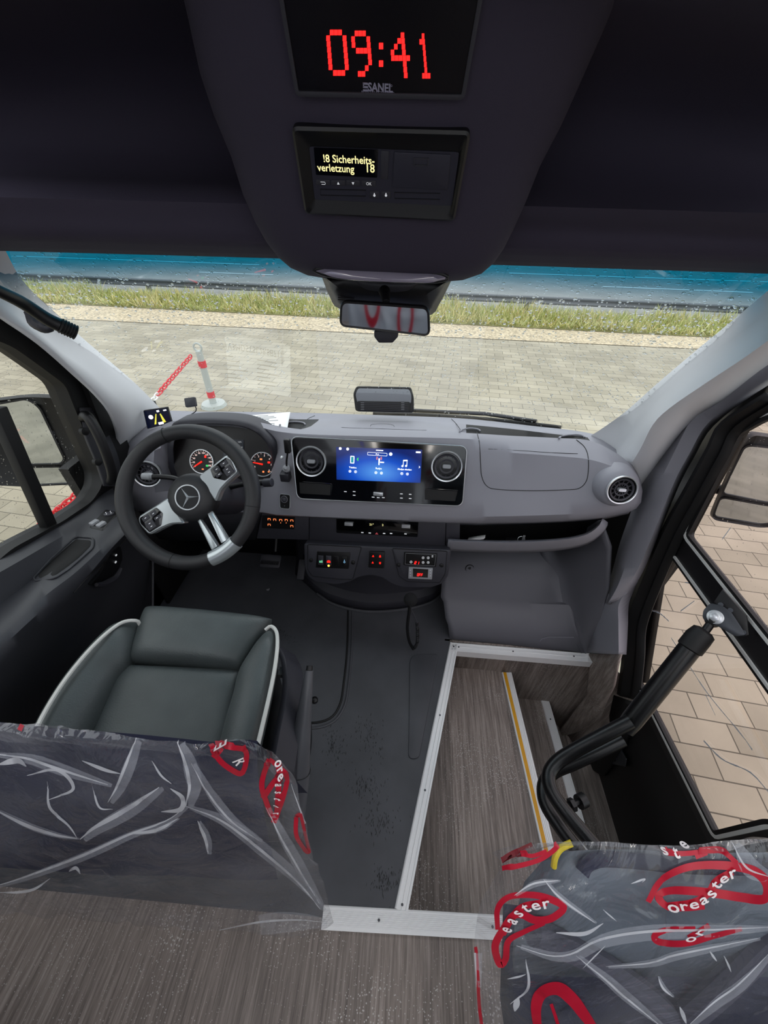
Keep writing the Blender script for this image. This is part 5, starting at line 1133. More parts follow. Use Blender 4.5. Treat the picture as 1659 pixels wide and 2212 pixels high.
g = MB(); F = Fr(c_ + Vector((0, -.0115, 0)), (0, -1, 0)); g.prism(F, rr(-.003, -.002, .010, .002, .0005), 0, .001); g.build('tag_print', M_icon, ky)
g = MB(); c_ = at(1131, 1162, y=.97); g.box(c_, (.008, .003, .022)); g.build('key', M_chrome, ky, bevel=.001)

# ================================================================== STEERING WHEEL
wc = at(419, 1075, y=.775)
swt = thing('steering_wheel', 'black leather steering wheel with satin spokes and a three-pointed star', 'steering wheel', wc)
NWh = Vector((.02, -.775, .632)); F1 = Fr(wc, NWh, (0, .64, .77), rot=math.radians(38))
RMaj, rmn = .172, .0195
g = MB(); N = 96; P = []
g.tube([F1.p(RMaj * math.cos(2 * math.pi * k / N), RMaj * math.sin(2 * math.pi * k / N), .03 ) for k in range(N)], [rmn * (1.0 + .07 * math.cos(2 * (2 * math.pi * k / N)) ) for k in range(N)], 18, closed=True); g.build('rim', M_rim, swt)
for dg in (12, 75, 168, 222, 318):
    a = math.radians(dg); g = MB(); c_ = F1.p(RMaj * math.cos(a), RMaj * math.sin(a), .03); er = F1.u * math.cos(a) + F1.v * math.sin(a)
    g.tube([c_ + (er * math.cos(t_) + F1.n * math.sin(t_)) * (rmn + .0003) for t_ in [k * math.pi / 9 for k in range(18)]], .0009, 5, closed=True); g.build('rim_stitch', M_rubber, swt)
g = MB(); g.lathe(F1, [(.060, -.03), (.066, .0), (.064, .014), (.056, .024), (.036, .030), (0, .031)], 48, 0, 0); hub = g.build('hub', M_rim, swt)
g = MB(); g.ring(F1, circ(0, 0, .0335, 48), circ(0, 0, .0305, 48), .029, .0335)
for k in range(3):
    a = math.pi / 2 + k * 2 * math.pi / 3; tip = (.031 * math.cos(a), .031 * math.sin(a)); l = (.0038 * math.cos(a + math.pi / 3), .0038 * math.sin(a + math.pi / 3)); r_ = (.0038 * math.cos(a - math.pi / 3), .0038 * math.sin(a - math.pi / 3))
    g.add([F1.p(0, 0, .0365), F1.p(*l, .031), F1.p(*tip, .0325), F1.p(*r_, .031)], [(0, 1, 2), (0, 2, 3)])
g.build('star_emblem', M_chrome, hub)
g = MB(); g.prism(F1, circ(0, 0, .031, 40), .028, .0308); g.build('emblem_plate', mat('emblem_black', '141519', .3), hub)
M_sat = mat('satin_silver', 'ccd3d5', .25, metal=.6)
for s in (-1, 1):
    o_ = [(s * .050, .034), (s * .085, .034), (s * .145, .037), (s * .154, .020), (s * .148, -.020), (s * .110, -.024), (s * .080, -.030), (s * .050, -.050)]
    o_ = fillet(o_, .010, 4); c_ = .020; g = MB(); ii = inset(o_, .004)
    g.loft([[F1.p(a, b, -.002) for a, b in o_], [F1.p(a, b, .018) for a, b in o_], [F1.p(a, b, .023) for a, b in ii]], cu=True); g.prism(F1, ii, .0, .023); sp_ = g.build('spoke', M_sat, swt)
    o_ = fillet([(s * .088, .029), (s * .140, .031), (s * .147, .018), (s * .141, -.016), (s * .104, -.018), (s * .082, .006)], .004, 4); g = MB(); g.prism(F1, o_, .018, .0245); kpd = g.build('key_pad', M_gloss, swt, bevel=.001)
    g = MB()
    for (x0, y0, x1, y1) in ((.094, .012, .112, .026), (.116, .014, .138, .027), (.090, -.001, .110, .009), (.114, -.014, .139, .010)):
        q = rr(min(s * x0, s * x1), y0, max(s * x0, s * x1), y1, .002); g.loft([[F1.p(a, b, .0240) for a, b in q], [F1.p(a, b, .0258) for a, b in inset(q, .0012)]], cu=True, cap=True)
    g.build('key_caps', M_dark, kpd)
    g = MB()
    for x, y in ((.103, .019), (.127, .021), (.101, .004), (.126, .003), (.126, -.006)): g.prism(F1, rr(s * x - .0025, y - .0007, s * x + .0025, y + .0007, .0002), .0256, .0262)
    g.build('key_symbols', M_icon, kpd)
for s in (-1, 1):
    g = MB(); A = [F1.p(s * .012, -.058, .016), F1.p(s * .024, -.058, .010), F1.p(s * .024, -.058, .0), F1.p(s * .012, -.058, .0)]; B = [F1.p(s * .006, -.150, .036), F1.p(s * .026, -.150, .034), F1.p(s * .026, -.150, .016), F1.p(s * .006, -.150, .016)]
    g.loft([A, B], cu=True, cap=True); g.build('lower_spoke', M_sat, swt, bevel=.003)
g = MB(); N = 14
g.tube([F1.p((RMaj) * math.cos(a), (RMaj) * math.sin(a), .03) for a in [math.radians(270 - 13 + 26 * k / N) for k in range(N + 1)]], rmn + .0008, 18); g.build('rim_clasp', M_sat, swt)
g = MB(); g.cyl(wc + NWh * -.02, wc + NWh * -.22 + Vector((0, .02, 0)), .050, .062, 24); g.build('column_cover', M_dark, swt)
st = thing('turn_signal_stalk', 'black stalk with knurled end on the left of the steering column', 'stalk', at(390, 1035, y=.86))
g = MB(); P = [at(u, v, y=y) for u, v, y in ((400, 1048, .87), (380, 1034, .87), (350, 1030, .865), (328, 1030, .86))]; g.tube(cr(P, 16), [.009] * 4 + [.0075] * 12, 12); g.build('lever', M_black, st)
g = MB(); a = at(330, 1030, y=.86); b_ = at(308, 1029, y=.858); g.tube([a, a.lerp(b_, .1), a.lerp(b_, .3), a.lerp(b_, .35), a.lerp(b_, 1)], [.0085, .0105, .0105, .0095, .0095], 14); g.build('end_knob', M_grey, st)
st2 = thing('gear_stalk', 'short black selector stalk on the right of the steering column', 'stalk', at(560, 1040, y=.88))
g = MB(); P = [at(u, v, y=y) for u, v, y in ((470, 1060, .90), (515, 1048, .885), (545, 1043, .875), (585, 1042, .87))]; g.tube(cr(P, 16), [.008] * 10 + [.009] * 6, 12); g.build('lever', M_black, st2)
g = MB(); a, b_ = at(570, 1043, y=.87), at(588, 1042, y=.868); g.tube([a, b_], .0125, 12); g.build('end_knob', M_dark, st2, bevel=.002)
pd = thing('brake_pedal', 'wide ribbed black brake pedal in the footwell', 'pedal', at(585, 1215, y=1.1))
FP_ = Fr(at(585, 1213, y=1.1), (0, -.55, .83)); g = MB(); o_ = rr(-.046, -.028, .044, .030, .012); g.prism(FP_, o_, -.006, .006); g.build('pad', M_dark, pd, bevel=.003)
g = MB()
for k in range(13): x = -.038 + k * .0062; g.box(FP_.p(x, 0, .0068), (.0022, .036, .002), None)
g.build('ribs', M_rubber, pd); g = MB(); g.tube([FP_.p(0, 0, -.006), FP_.p(0, .05, -.04), FP_.p(0, .2, .0)], .010, 8); g.build('arm', M_black, pd)
pd2 = thing('accelerator_pedal', 'narrow black accelerator pedal beside the centre console', 'pedal', at(655, 1220, y=1.15))
g = MB(); F = Fr(at(652, 1228, y=1.12), (0, -.55, .83)); g.prism(F, rr(-.016, -.05, .016, .04, .006), -.006, .006); g.build('pad', M_dark, pd2, bevel=.002)
g = MB(); g.tube([F.p(0, 0, -.006), F.p(0, .08, -.03)], .008, 8); g.build('arm', M_black, pd2)
lit = thing('paper_scrap', 'tiny pale scrap lying on the footwell floor', 'scrap', at(578, 1274, z=0))
g = MB(); c_ = at(578, 1274, z=.004); g.box(c_, (.009, .003, .008)); g.box(c_ + Vector((.005, .004, 0)), (.003, .008, .006)); g.build('scrap', M_grey, lit)
# handbrake
hb = thing('handbrake', 'long dark handbrake lever standing beside the driver seat', 'handbrake', at(640, 1700, z=.2))
P = [at(u, v, z=z) for u, v, z in ((668, 1448, .56), (662, 1500, .53), (655, 1560, .49), (648, 1620, .45), (640, 1700, .38), (628, 1800, .28))]
g = MB(); g.tube(cr(P, 30), [.0095 + .018 * min(1, k / 18) for k in range(30)], 16); g.build('lever', mat('lever_grey', '55565b', .4), hb)
g = MB(); a = at(668, 1448, z=.56); b_ = at(669, 1438, z=.565); g.tube([a, b_], [.0075, .007], 12); g.build('release_button', M_black, hb)
g = MB(); c_ = cr(P, 30)[17]; t = (cr(P, 30)[18] - c_).normalized(); F = Fr(c_, t); g.tube([F.p(.0272 * math.cos(k * .3142), .0272 * math.sin(k * .3142), 0) for k in range(20)], .0010, 5, closed=True); g.build('collar', M_black, hb)

# ================================================================== DRIVER SEAT
ds_ = thing('driver_seat', 'dark leather driver seat with white piping behind the steering wheel', 'seat', (-.46, .3, 0))
def pillow(quad, h, dep=.05, e=4, n=26, pw=.45, crown=0):
    A, B, C_, D_ = [Vector(p) for p in quad]; nn = (B - A).cross(D_ - A).normalized()
    if nn.z < 0: nn = -nn
    g = MB()
    top = []; bt = []
    for j in range(n + 1):
        b = math.sin((j / n - .5) * math.pi); rt = []; rb = []
        for i in range(n + 1):
            a = math.sin((i / n - .5) * math.pi); p = A.lerp(B, (a + 1) / 2).lerp(D_.lerp(C_, (a + 1) / 2), (b + 1) / 2)
            k = max(0, (1 - abs(a) ** e) * (1 - abs(b) ** e)) ** pw
            wr = noise.noise(p * 9) * .004 + noise.noise(p * 30) * .0012
            rt.append(p + nn * (h * k + wr * k)); rb.append(p - nn * (dep * k))
        top.append(rt); bt.append(rb)
    g.loft(top); g.loft([r[::-1] for r in bt]); return g
def pq(pts): return [at(u, v, z=z) for u, v, z in pts]
pillow(pq([(168, 1640, .54), (490, 1680, .54), (519, 1448, .555), (260, 1436, .555)]), .022, .06, 6).build('cushion', M_leather, ds_)
pillow(pq([(277, 1432, .555), (520, 1452, .555), (588, 1338, .57), (316, 1312, .57)]), .045, .09, 5).build('front_roll', M_leather, ds_)
def tapered(L, R_, zc, h, name, dep=.08):
    L = cr([at(*p[:2], z=p[2]) for p in L], 28); R_ = cr([at(*p[:2], z=p[2]) for p in R_], 28); g = MB(); rt = []
    for i, (l, r) in enumerate(zip(L, R_)):
        e = min(1, math.sin(math.pi * min(.5, i / 27 * 2.2 + .02))) ; row = []
        for k in range(25):
            a = 2 * math.pi * k / 24; p = l.lerp(r, .5 - .5 * math.cos(a)); s = math.sin(a); 
            row.append(p + Vector((0, 0, (h if s > 0 else dep) * e * math.copysign(abs(s) ** .75, s))))
        rt.append(row[:-1])
    g.loft(rt, cu=True, cap=True); return g.build(name, M_leather, ds_, ang=60)
tapered([(296, 1346, .575), (262, 1352, .585), (210, 1395, .59), (150, 1466, .595), (100, 1545, .60), (60, 1630, .60)], [(308, 1350, .57), (284, 1432, .565), (258, 1470, .56), (225, 1530, .56), (195, 1590, .56), (165, 1660, .56)], 0, .045, 'bolster')
tapered([(583, 1360, .575), (560, 1395, .565), (520, 1455, .56), (505, 1510, .56), (485, 1580, .56), (465, 1670, .56)], [(592, 1362, .575), (598, 1400, .59), (592, 1450, .595), (580, 1510, .60), (565, 1575, .60), (545, 1660, .60)], 0, .045, 'bolster')
for L in ([(304, 1352, .585), (296, 1344, .60), (262, 1350, .615), (210, 1393, .632), (150, 1464, .637), (100, 1543, .64), (60, 1628, .64)], [(574, 1364, .585), (586, 1356, .59), (598, 1368, .595), (600, 1400, .62), (594, 1450, .625), (582, 1510, .63), (567, 1575, .63), (547, 1660, .63)]):
    g = MB(); g.tube(cr([at(u, v, z=z) + Vector((0, 0, .006)) for u, v, z in L], 60), .0042, 8); g.build('piping', M_white, ds_)
# base, side valance
g = MB(); Q = pq([(130, 1600, .50), (560, 1640, .50), (585, 1380, .50), (310, 1345, .50)]); g.loft([[Vector((p.x, p.y, .50)) for p in Q], [Vector((p.x * .98, p.y * .97, .38)) for p in Q], [Vector((p.x * .96 - .01, p.y * .9 + .02, .03)) for p in Q]], cu=True, cap=True); g.build('seat_base', M_black, ds_, bevel=.01)
g = MB(); A = cr([at(u, v, z=z) for u, v, z in ((604, 1395, .50), (618, 1430, .52), (620, 1500, .52), (605, 1580, .52), (590, 1660, .52))], 24); B = [p + Vector((.035, .0, -.04)) for p in A]; C_ = [p + Vector((.03, 0, -.26)) for p in A]
g.loft([[p + Vector((-.012, 0, .0)) for p in A], A, B, C_]); g.build('side_valance', M_dark, ds_, solid=.006)
g = MB(); a = at(600, 1452, z=.46); g.box(a + Vector((.01, 0, 0)), (.012, .02, .016)); g.build('adjuster_lever', M_grey, ds_)
M_navy = mat('navy_fabric', '22263c', .85, bump=.3, bscale=600, var=.15, vscale=20)
# backrest of the driver seat, seen from behind
def slab(cx, w, prof, ex=.5, n=30):
    g = MB(); rows = []
    for z, yf, yb, ws in prof:
        r = []
        for k in range(n):
            a = 2 * math.pi * k / n; c_, s_ = math.cos(a), math.sin(a)
            r.append(Vector((cx + w * ws / 2 * math.copysign(abs(c_) ** ex, c_), (yf + yb) / 2 + (yf - yb) / 2 * math.copysign(abs(s_) ** ex, s_), z)))
        rows.append(r)
    g.loft(rows, cu=True, cap=True); return g
g = MB(); g.box((-.42, .17, .62), (.34, .04, .10)); g.build('lumbar_cable_cover', M_navy, ds_, bevel=.01)
# ---------------- plastic film covers
def film(name):
    m = bpy.data.materials.new(name); m.use_nodes = True; n = m.node_tree; L = n.links
    for q in list(n.nodes):
        if q.type != 'OUTPUT_MATERIAL': n.nodes.remove(q)
    out = [q for q in n.nodes if q.type == 'OUTPUT_MATERIAL'][0]
    t = n.nodes.new('ShaderNodeTexCoord'); nz = n.nodes.new('ShaderNodeTexNoise'); nz.inputs['Scale'].default_value = 9; nz.inputs['Detail'].default_value = 3; nz.inputs['Distortion'].default_value = 2.5; L.new(t.outputs['Object'], nz.inputs['Vector'])
    bp = n.nodes.new('ShaderNodeBump'); bp.inputs['Strength'].default_value = 1.0; bp.inputs['Distance'].default_value = .016; L.new(nz.outputs[0], bp.inputs['Height'])
    tr = n.nodes.new('ShaderNodeBsdfTransparent'); tr.inputs[0].default_value = (.93, .93, .94, 1)
    df = n.nodes.new('ShaderNodeBsdfDiffuse'); df.inputs[0].default_value = (.80, .80, .84, 1); tl = n.nodes.new('ShaderNodeBsdfTranslucent'); tl.inputs[0].default_value = (.8, .8, .84, 1)
    ad = n.nodes.new('ShaderNodeMixShader'); ad.inputs[0].default_value = .5; L.new(df.outputs[0], ad.inputs[1]); L.new(tl.outputs[0], ad.inputs[2])
    m1 = n.nodes.new('ShaderNodeMixShader'); L.new(tr.outputs[0], m1.inputs[1]); L.new(ad.outputs[0], m1.inputs[2])
    n2 = n.nodes.new('ShaderNodeTexNoise'); n2.inputs['Scale'].default_value = 7; n2.inputs['Detail'].default_value = 5; L.new(t.outputs['Object'], n2.inputs['Vector'])
    lw = n.nodes.new('ShaderNodeLayerWeight'); lw.inputs[0].default_value = .35
    mr = n.nodes.new('ShaderNodeMapRange'); mr.inputs[1].default_value = .35; mr.inputs[2].default_value = .7; mr.inputs[1].default_value = .4; mr.inputs[3].default_value = .01; mr.inputs[4].default_value = .16; L.new(n2.outputs[0], mr.inputs[0])
    mm = n.nodes.new('ShaderNodeMath'); mm.operation = 'MULTIPLY_ADD'; L.new(lw.outputs['Facing'], mm.inputs[0]); mm.inputs[1].default_value = .07; L.new(mr.outputs[0], mm.inputs[2]); L.new(mm.outputs[0], m1.inputs[0])
    gl = n.nodes.new('ShaderNodeBsdfGlossy'); gl.inputs['Roughness'].default_value = .07; L.new(bp.outputs[0], gl.inputs['Normal'])
    l2 = n.nodes.new('ShaderNodeLayerWeight'); l2.inputs[0].default_value = .5; L.new(bp.outputs[0], l2.inputs['Normal'])
    pw = n.nodes.new('ShaderNodeMath'); pw.operation = 'POWER'; L.new(l2.outputs['Facing'], pw.inputs[0]); pw.inputs[1].default_value = 5
    fr = n.nodes.new('ShaderNodeMath'); fr.operation = 'MULTIPLY_ADD'; L.new(pw.outputs[0], fr.inputs[0]); fr.inputs[1].default_value = .35; fr.inputs[2].default_value = .07
    m2 = n.nodes.new('ShaderNodeMixShader'); L.new(fr.outputs[0], m2.inputs[0]); L.new(m1.outputs[0], m2.inputs[1]); L.new(gl.outputs[0], m2.inputs[2]); L.new(m2.outputs[0], out.inputs[0])
    return m
M_film = film('clear_plastic_film')
M_print = mat('red_film_print', 'b8102c', .35); M_wprint = mat('white_film_print', 'f0e8e8', .5)
def ridged(p, f=9, a=.010):
    w = Vector((noise.noise(p * 4), noise.noise(p * 4 + Vector((5, 1, 2))), noise.noise(p * 4 + Vector((1, 8, 3))))) * .12
    q = p + w; q = Vector((q.x * 1.6, q.y, q.z * .7)); r = (1 - 2 * abs(noise.noise(q * f))) ; r2 = 1 - 2 * abs(noise.noise(q * f * 2.3 + Vector((3, 3, 3))))
    return a * (r * abs(r) * .7 + r2 * .35)
def cover(rows, nu=150, nv=110, f=7, amp=.010):
    R1_ = [cr(r, nu) for r in rows]; g = MB(); cols = [cr([r[k] for r in R1_], nv) for k in range(nu)]
    G_ = [[cols[k][j] for k in range(nu)] for j in range(nv)]; out = []
    for j in range(nv):
        r = []
        for k in range(nu):
            p = G_[j][k]; du = G_[j][min(k + 1, nu - 1)] - G_[j][max(k - 1, 0)]; dv = G_[min(j + 1, nv - 1)][k] - G_[max(j - 1, 0)][k]; nn = du.cross(dv)
            nn = nn.normalized() if nn.length > 1e-9 else Vector((0, -1, 0))
            r.append(p + nn * ridged(p, f, amp))
        out.append(r)
    g.loft(out); return g
def cpx(r): return [at(u, v, z=z) for u, v, z in r]
cvl = thing('plastic_seat_cover', 'crumpled clear plastic cover with red print over the driver seat back', 'seat cover', (-.42, .12, .5), 'plastic seat covers')
top = cpx([(-260, 1540, .98), (-100, 1555, .985), (60, 1572, .985), (200, 1582, .98), (330, 1594, .975), (430, 1604, .98), (520, 1600, .98), (585, 1632, .965), (615, 1665, .94)])
FR_ = [[p + Vector((0, a, -b)) for p in top] for a, b in ((.012, .07), (.006, .04), (.002, .02))]; NFR = 3
rowsL = FR_ + [top, cpx([(-260, 1600, .94), (-100, 1620, .94), (60, 1640, .94), (200, 1650, .94), (330, 1660, .94), (430, 1668, .94), (520, 1675, .93), (600, 1690, .92), (637, 1715, .90)]),
         cpx([(-260, 1750, .78), (-100, 1770, .78), (60, 1780, .78), (200, 1780, .78), (330, 1790, .77), (430, 1790, .76), (520, 1800, .75), (620, 1815, .74), (668, 1835, .72)]),
         cpx([(-260, 1880, .55), (-100, 1890, .55), (60, 1900, .52), (200, 1910, .50), (330, 1910, .48), (430, 1915, .46), (520, 1920, .45), (640, 1915, .42), (698, 1915, .40)]),
         cpx([(-260, 1960, .35), (-100, 1970, .33), (60, 1985, .30), (200, 1995, .25), (330, 2010, .22), (430, 2018, .20), (540, 2022, .18), (660, 2028, .15), (722, 1998, .12)])]
core = [[p + Vector((0, .016, -.045)) for p in cr(r, 60)][:52] for r in rowsL[NFR:-1]]
core = [[p + Vector((0, a, -b)) for p in core[0]] for a, b in ((.05, .4), (.02, .15), (.002, .02))] + core
g = MB(); g.loft(core); g.build('backrest', M_navy, ds_, ang=60)
g = cover(rowsL); g.build('film', M_film, cvl, fix=False, ang=25)
BCL = BVHTree.FromPolygons(g.v, g.f)
pst = thing('passenger_seat', 'grey moulded passenger seat back with yellow piping nearest the entry step', 'seat', (.38, .0, 0))
M_shell = mat('seat_shell_grey', '6e7882', .5, bump=.1, bscale=500)
g = MB(); shr = [cpx([(1205, 1850, .90), (1240, 1838, .915), (1350, 1835, .92), (1500, 1842, .92), (1700, 1842, .92), (1900, 1850, .92)]), cpx([(1170, 1885, .90), (1230, 1880, .91), (1350, 1890, .91), (1500, 1900, .91), (1700, 1900, .91), (1900, 1900, .91)]), cpx([(1135, 1930, .85), (1220, 1945, .86), (1350, 1955, .86), (1500, 1965, .86), (1700, 1965, .86), (1900, 1970, .86)]), cpx([(1115, 2010, .80), (1220, 2030, .81), (1350, 2035, .81), (1500, 2030, .81), (1700, 2020, .81), (1900, 2020, .81)]), cpx([(1110, 2100, .72), (1220, 2110, .72), (1350, 2110, .72), (1500, 2110, .72), (1700, 2110, .72), (1900, 2110, .72)])]
shr = [cr(r, 40) for r in shr]; fr_ = [p + Vector((0, .008, -.06)) for p in shr[0]]; g.loft([fr_] + shr); g.build('shell', M_shell, pst, solid=.01, ang=60)
BS = BVHTree.FromPolygons(g.v, g.f)
g = MB(); g.loft([shr[4]] + [cr(cpx(r), 40) for r in ([(1108, 2160, .66), (1220, 2170, .67), (1350, 2175, .67), (1500, 2170, .67), (1700, 2170, .67), (1900, 2170, .67)], [(1100, 2300, .50), (1220, 2310, .5), (1350, 2320, .5), (1500, 2310, .5), (1700, 2310, .5), (1900, 2310, .5)])]); g.build('backrest', M_navy, pst, solid=.06, ang=60)
g = MB(); P = [hit(BS, u, v, .006) for u, v in ((1252, 1880), (1262, 1862), (1290, 1850), (1360, 1852), (1460, 1862), (1600, 1866), (1680, 1866))]; P = [p[0] for p in P if p]; g.tube(cr(P, 30), .006, 10); g.build('grab_groove', M_navy, pst)
g = MB(); P = [at(u, v, z=z) for u, v, z in ((1196, 1872, .915), (1200, 1850, .925), (1212, 1832, .93), (1235, 1821, .935))]; g.tube(cr(P, 16), .0028, 8); g.build('piping', mat('yellow_piping', 'e8d020', .5), pst)
g = MB(); P = cpx([(1150, 2010, .84), (1260, 2060, .80), (1340, 2110, .76), (1420, 2170, .70), (1500, 2260, .62)]); g.tube(cr(P, 24), .012, 10); P = cpx([(1690, 2000, .82), (1640, 2050, .79), (1560, 2130, .74), (1480, 2200, .68)]); g.tube(cr(P, 24), .012, 10); g.build('strap', mat('strap_grey', '4a4a58', .8), pst)
g = MB(); g.box((.50, -.14, .25), (.34, .26, .45)); g.build('seat_base', M_black, pst, bevel=.02)
cvr = thing('plastic_seat_cover', 'clear plastic cover with red looped print over the passenger seat back', 'seat cover', (.38, .03, .5), 'plastic seat covers')
topR = cpx([(1092, 1842, .945), (1130, 1828, .96), (1200, 1816, .965), (1320, 1816, .965), (1440, 1824, .965), (1560, 1820, .97), (1659, 1808, .975), (1850, 1810, .97)])
rowsR = [[p + Vector((0, a, -b)) for p in topR] for a, b in ((.010, .06), (.005, .035), (.002, .02))] + [topR,
         cpx([(1062, 1900, .92), (1105, 1898, .94), (1200, 1890, .945), (1320, 1888, .945), (1440, 1895, .945), (1560, 1898, .945), (1659, 1898, .95), (1850, 1900, .95)]),
         cpx([(1030, 1980, .87), (1085, 1990, .89), (1200, 2000, .895), (1320, 2000, .895), (1440, 2010, .895), (1560, 2005, .89), (1659, 2000, .89), (1850, 2000, .89)]),
         cpx([(1022, 2090, .78), (1075, 2100, .80), (1200, 2120, .81), (1320, 2120, .81), (1440, 2120, .81), (1560, 2120, .81), (1659, 2110, .81), (1850, 2110, .81)]),
         cpx([(1032, 2230, .62), (1085, 2240, .66), (1200, 2250, .69), (1320, 2250, .69), (1440, 2250, .69), (1560, 2250, .69), (1659, 2240, .69), (1850, 2240, .69)]),
         cpx([(1060, 2450, .36), (1105, 2450, .4), (1200, 2460, .45), (1320, 2460, .45), (1440, 2460, .45), (1560, 2450, .45), (1659, 2450, .45), (1850, 2450, .45)])]
g = cover(rowsR, amp=.007); g.build('film', M_film, cvr, fix=False, ang=25)
BCR = BVHTree.FromPolygons(g.v, g.f)
def ribbon(tree, par, pts, w, closed=False, name='red_print', m=None, off=.0012, n=60, wl=None):
    P = dense(pts + ([pts[0]] if closed else []), n); g = MB(); A = []; B = []
    for i, (u, v) in enumerate(P):
        a = P[max(i - 1, 0)]; b = P[min(i + 1, len(P) - 1)]; d = Vector((b[0] - a[0], b[1] - a[1])).normalized(); nx, ny = -d.y, d.x
        k = w * (wl[0] + (wl[1] - wl[0]) * math.sin(math.pi * i / (len(P) - 1)) if wl else 1) / 2
        h1 = hit(tree, u + nx * k, v + ny * k, off); h2 = hit(tree, u - nx * k, v - ny * k, off)
        if h1 and h2: A.append(h1[0]); B.append(h2[0])
    if len(A) > 2: g.loft([A, B]); return g.build(name, m or M_print, par, ang=80)
def letters(tree, par, s, pts, h, flip=False):
    P = dense(pts, len(s)) if len(s) > 1 else pts; g = MB()
    for i, ch_ in enumerate(s):
        a = P[max(i - 1, 0)]; b = P[min(i + 1, len(P) - 1)]; H1 = hit(tree, *P[i], .002)
        if not H1: continue
        d0 = hit(tree, *a, .002); d1 = hit(tree, *b, .002)
        if not d0 or not d1: continue
        x = (d1[0] - d0[0]).normalized(); nn = H1[1]; y = nn.cross(x).normalized(); F = Fr(H1[0], nn, y); text_mb(ch_, F, 0, 0, h, .0006, mb=g, bold=.0003)
    if g.v: g.build('white_lettering', M_wprint, par)
# left cover prints
ribbon(BCL, cvl, [(455, 1608), (475, 1640), (500, 1660), (522, 1668), (532, 1645), (530, 1618), (500, 1612), (470, 1606)], 12, True)
ribbon(BCL, cvl, [(478, 1612), (462, 1635)], 14); letters(BCL, cvl, 'ER', [(480, 1614), (517, 1640)], .018)
ribbon(BCL, cvl, [(580, 1640), (566, 1690), (574, 1725), (592, 1762), (612, 1720), (620, 1675), (600, 1655), (580, 1640)], 11, True)
ribbon(BCL, cvl, [(612, 1668), (590, 1690), (568, 1722)], 12); ribbon(BCL, cvl, [(601, 1640), (602, 1700), (600, 1745), (592, 1775)], 13)
letters(BCL, cvl, 'oreaster', [(601, 1645), (604, 1680), (602, 1720), (598, 1752)], .014)
ribbon(BCL, cvl, [(640, 1762), (640, 1800), (655, 1828), (668, 1838), (672, 1808), (660, 1775), (650, 1758)], 9, True)
ribbon(BCL, cvl, [(318, 1598), (345, 1600), (366, 1602)], 9); ribbon(BCL, cvl, [(-20, 1562), (20, 1562), (50, 1575)], 14)
# right cover prints
ribbon(BCR, cvr, [(1398, 1945), (1425, 1900), (1480, 1872), (1545, 1866), (1620, 1876), (1654, 1905), (1650, 1938), (1600, 1935), (1530, 1925), (1455, 1920), (1420, 1932), (1440, 1955), (1480, 1958), (1520, 1955)], 17, wl=(.7, 1.2), n=110)
ribbon(BCR, cvr, [(1438, 1955), (1495, 1946), (1528, 1926), (1545, 1900), (1580, 1880)], 16); letters(BCR, cvr, 'oreaster', [(1452, 1953), (1495, 1946), (1528, 1926), (1545, 1900), (1576, 1880)], .017)
ribbon(BCR, cvr, [(1075, 2005), (1076, 1960), (1100, 1934), (1150, 1930), (1190, 1940), (1216, 1957), (1190, 1980), (1155, 1984), (1128, 1972), (1108, 1975), (1090, 2000), (1070, 2040), (1080, 2080), (1092, 2068), (1098, 2030), (1130, 2010), (1175, 1990)], 14, wl=(.7, 1.2), n=120)
ribbon(BCR, cvr, [(1085, 2015), (1105, 1980), (1130, 1955), (1180, 1946)], 15); letters(BCR, cvr, 'easter', [(1092, 2000), (1108, 1975), (1125, 1958), (1148, 1950), (1176, 1945)], .017)
ribbon(BCR, cvr, [(1066, 1880), (1095, 1852), (1130, 1835), (1150, 1826)], 7); ribbon(BCR, cvr, [(1066, 1878), (1110, 1870), (1160, 1856), (1190, 1838), (1206, 1822)], 11); ribbon(BCR, cvr, [(1080, 1862), (1120, 1844), (1150, 1846), (1180, 1836)], 9)
ribbon(BCR, cvr, [(1345, 1826), (1380, 1828), (1430, 1826), (1440, 1840), (1480, 1842), (1530, 1836), (1560, 1838), (1590, 1862)], 11); ribbon(BCR, cvr, [(1500, 1850), (1525, 1840)], 9); letters(BCR, cvr, 'ste', [(1432, 1840), (1462, 1838), (1475, 1828)], .013)
ribbon(BCR, cvr, [(1500, 2002), (1440, 2005), (1412, 2018), (1425, 2032), (1480, 2034), (1540, 2018), (1600, 2003)], 12, wl=(.8, 1.2)); ribbon(BCR, cvr, [(1485, 2022), (1530, 1995)], 12); letters(BCR, cvr, 'or', [(1486, 2020), (1506, 2007)], .018)
ribbon(BCR, cvr, [(1162, 2225), (1158, 2170), (1172, 2140), (1205, 2132), (1235, 2155), (1262, 2190), (1290, 2230)], 22, wl=(.7, 1.3)); ribbon(BCR, cvr, [(1190, 2165), (1200, 2195), (1210, 2230)], 7)
ribbon(BCR, cvr, [(1025, 2020), (1030, 2060), (1033, 2110), (1036, 2170), (1042, 2215)], 7)


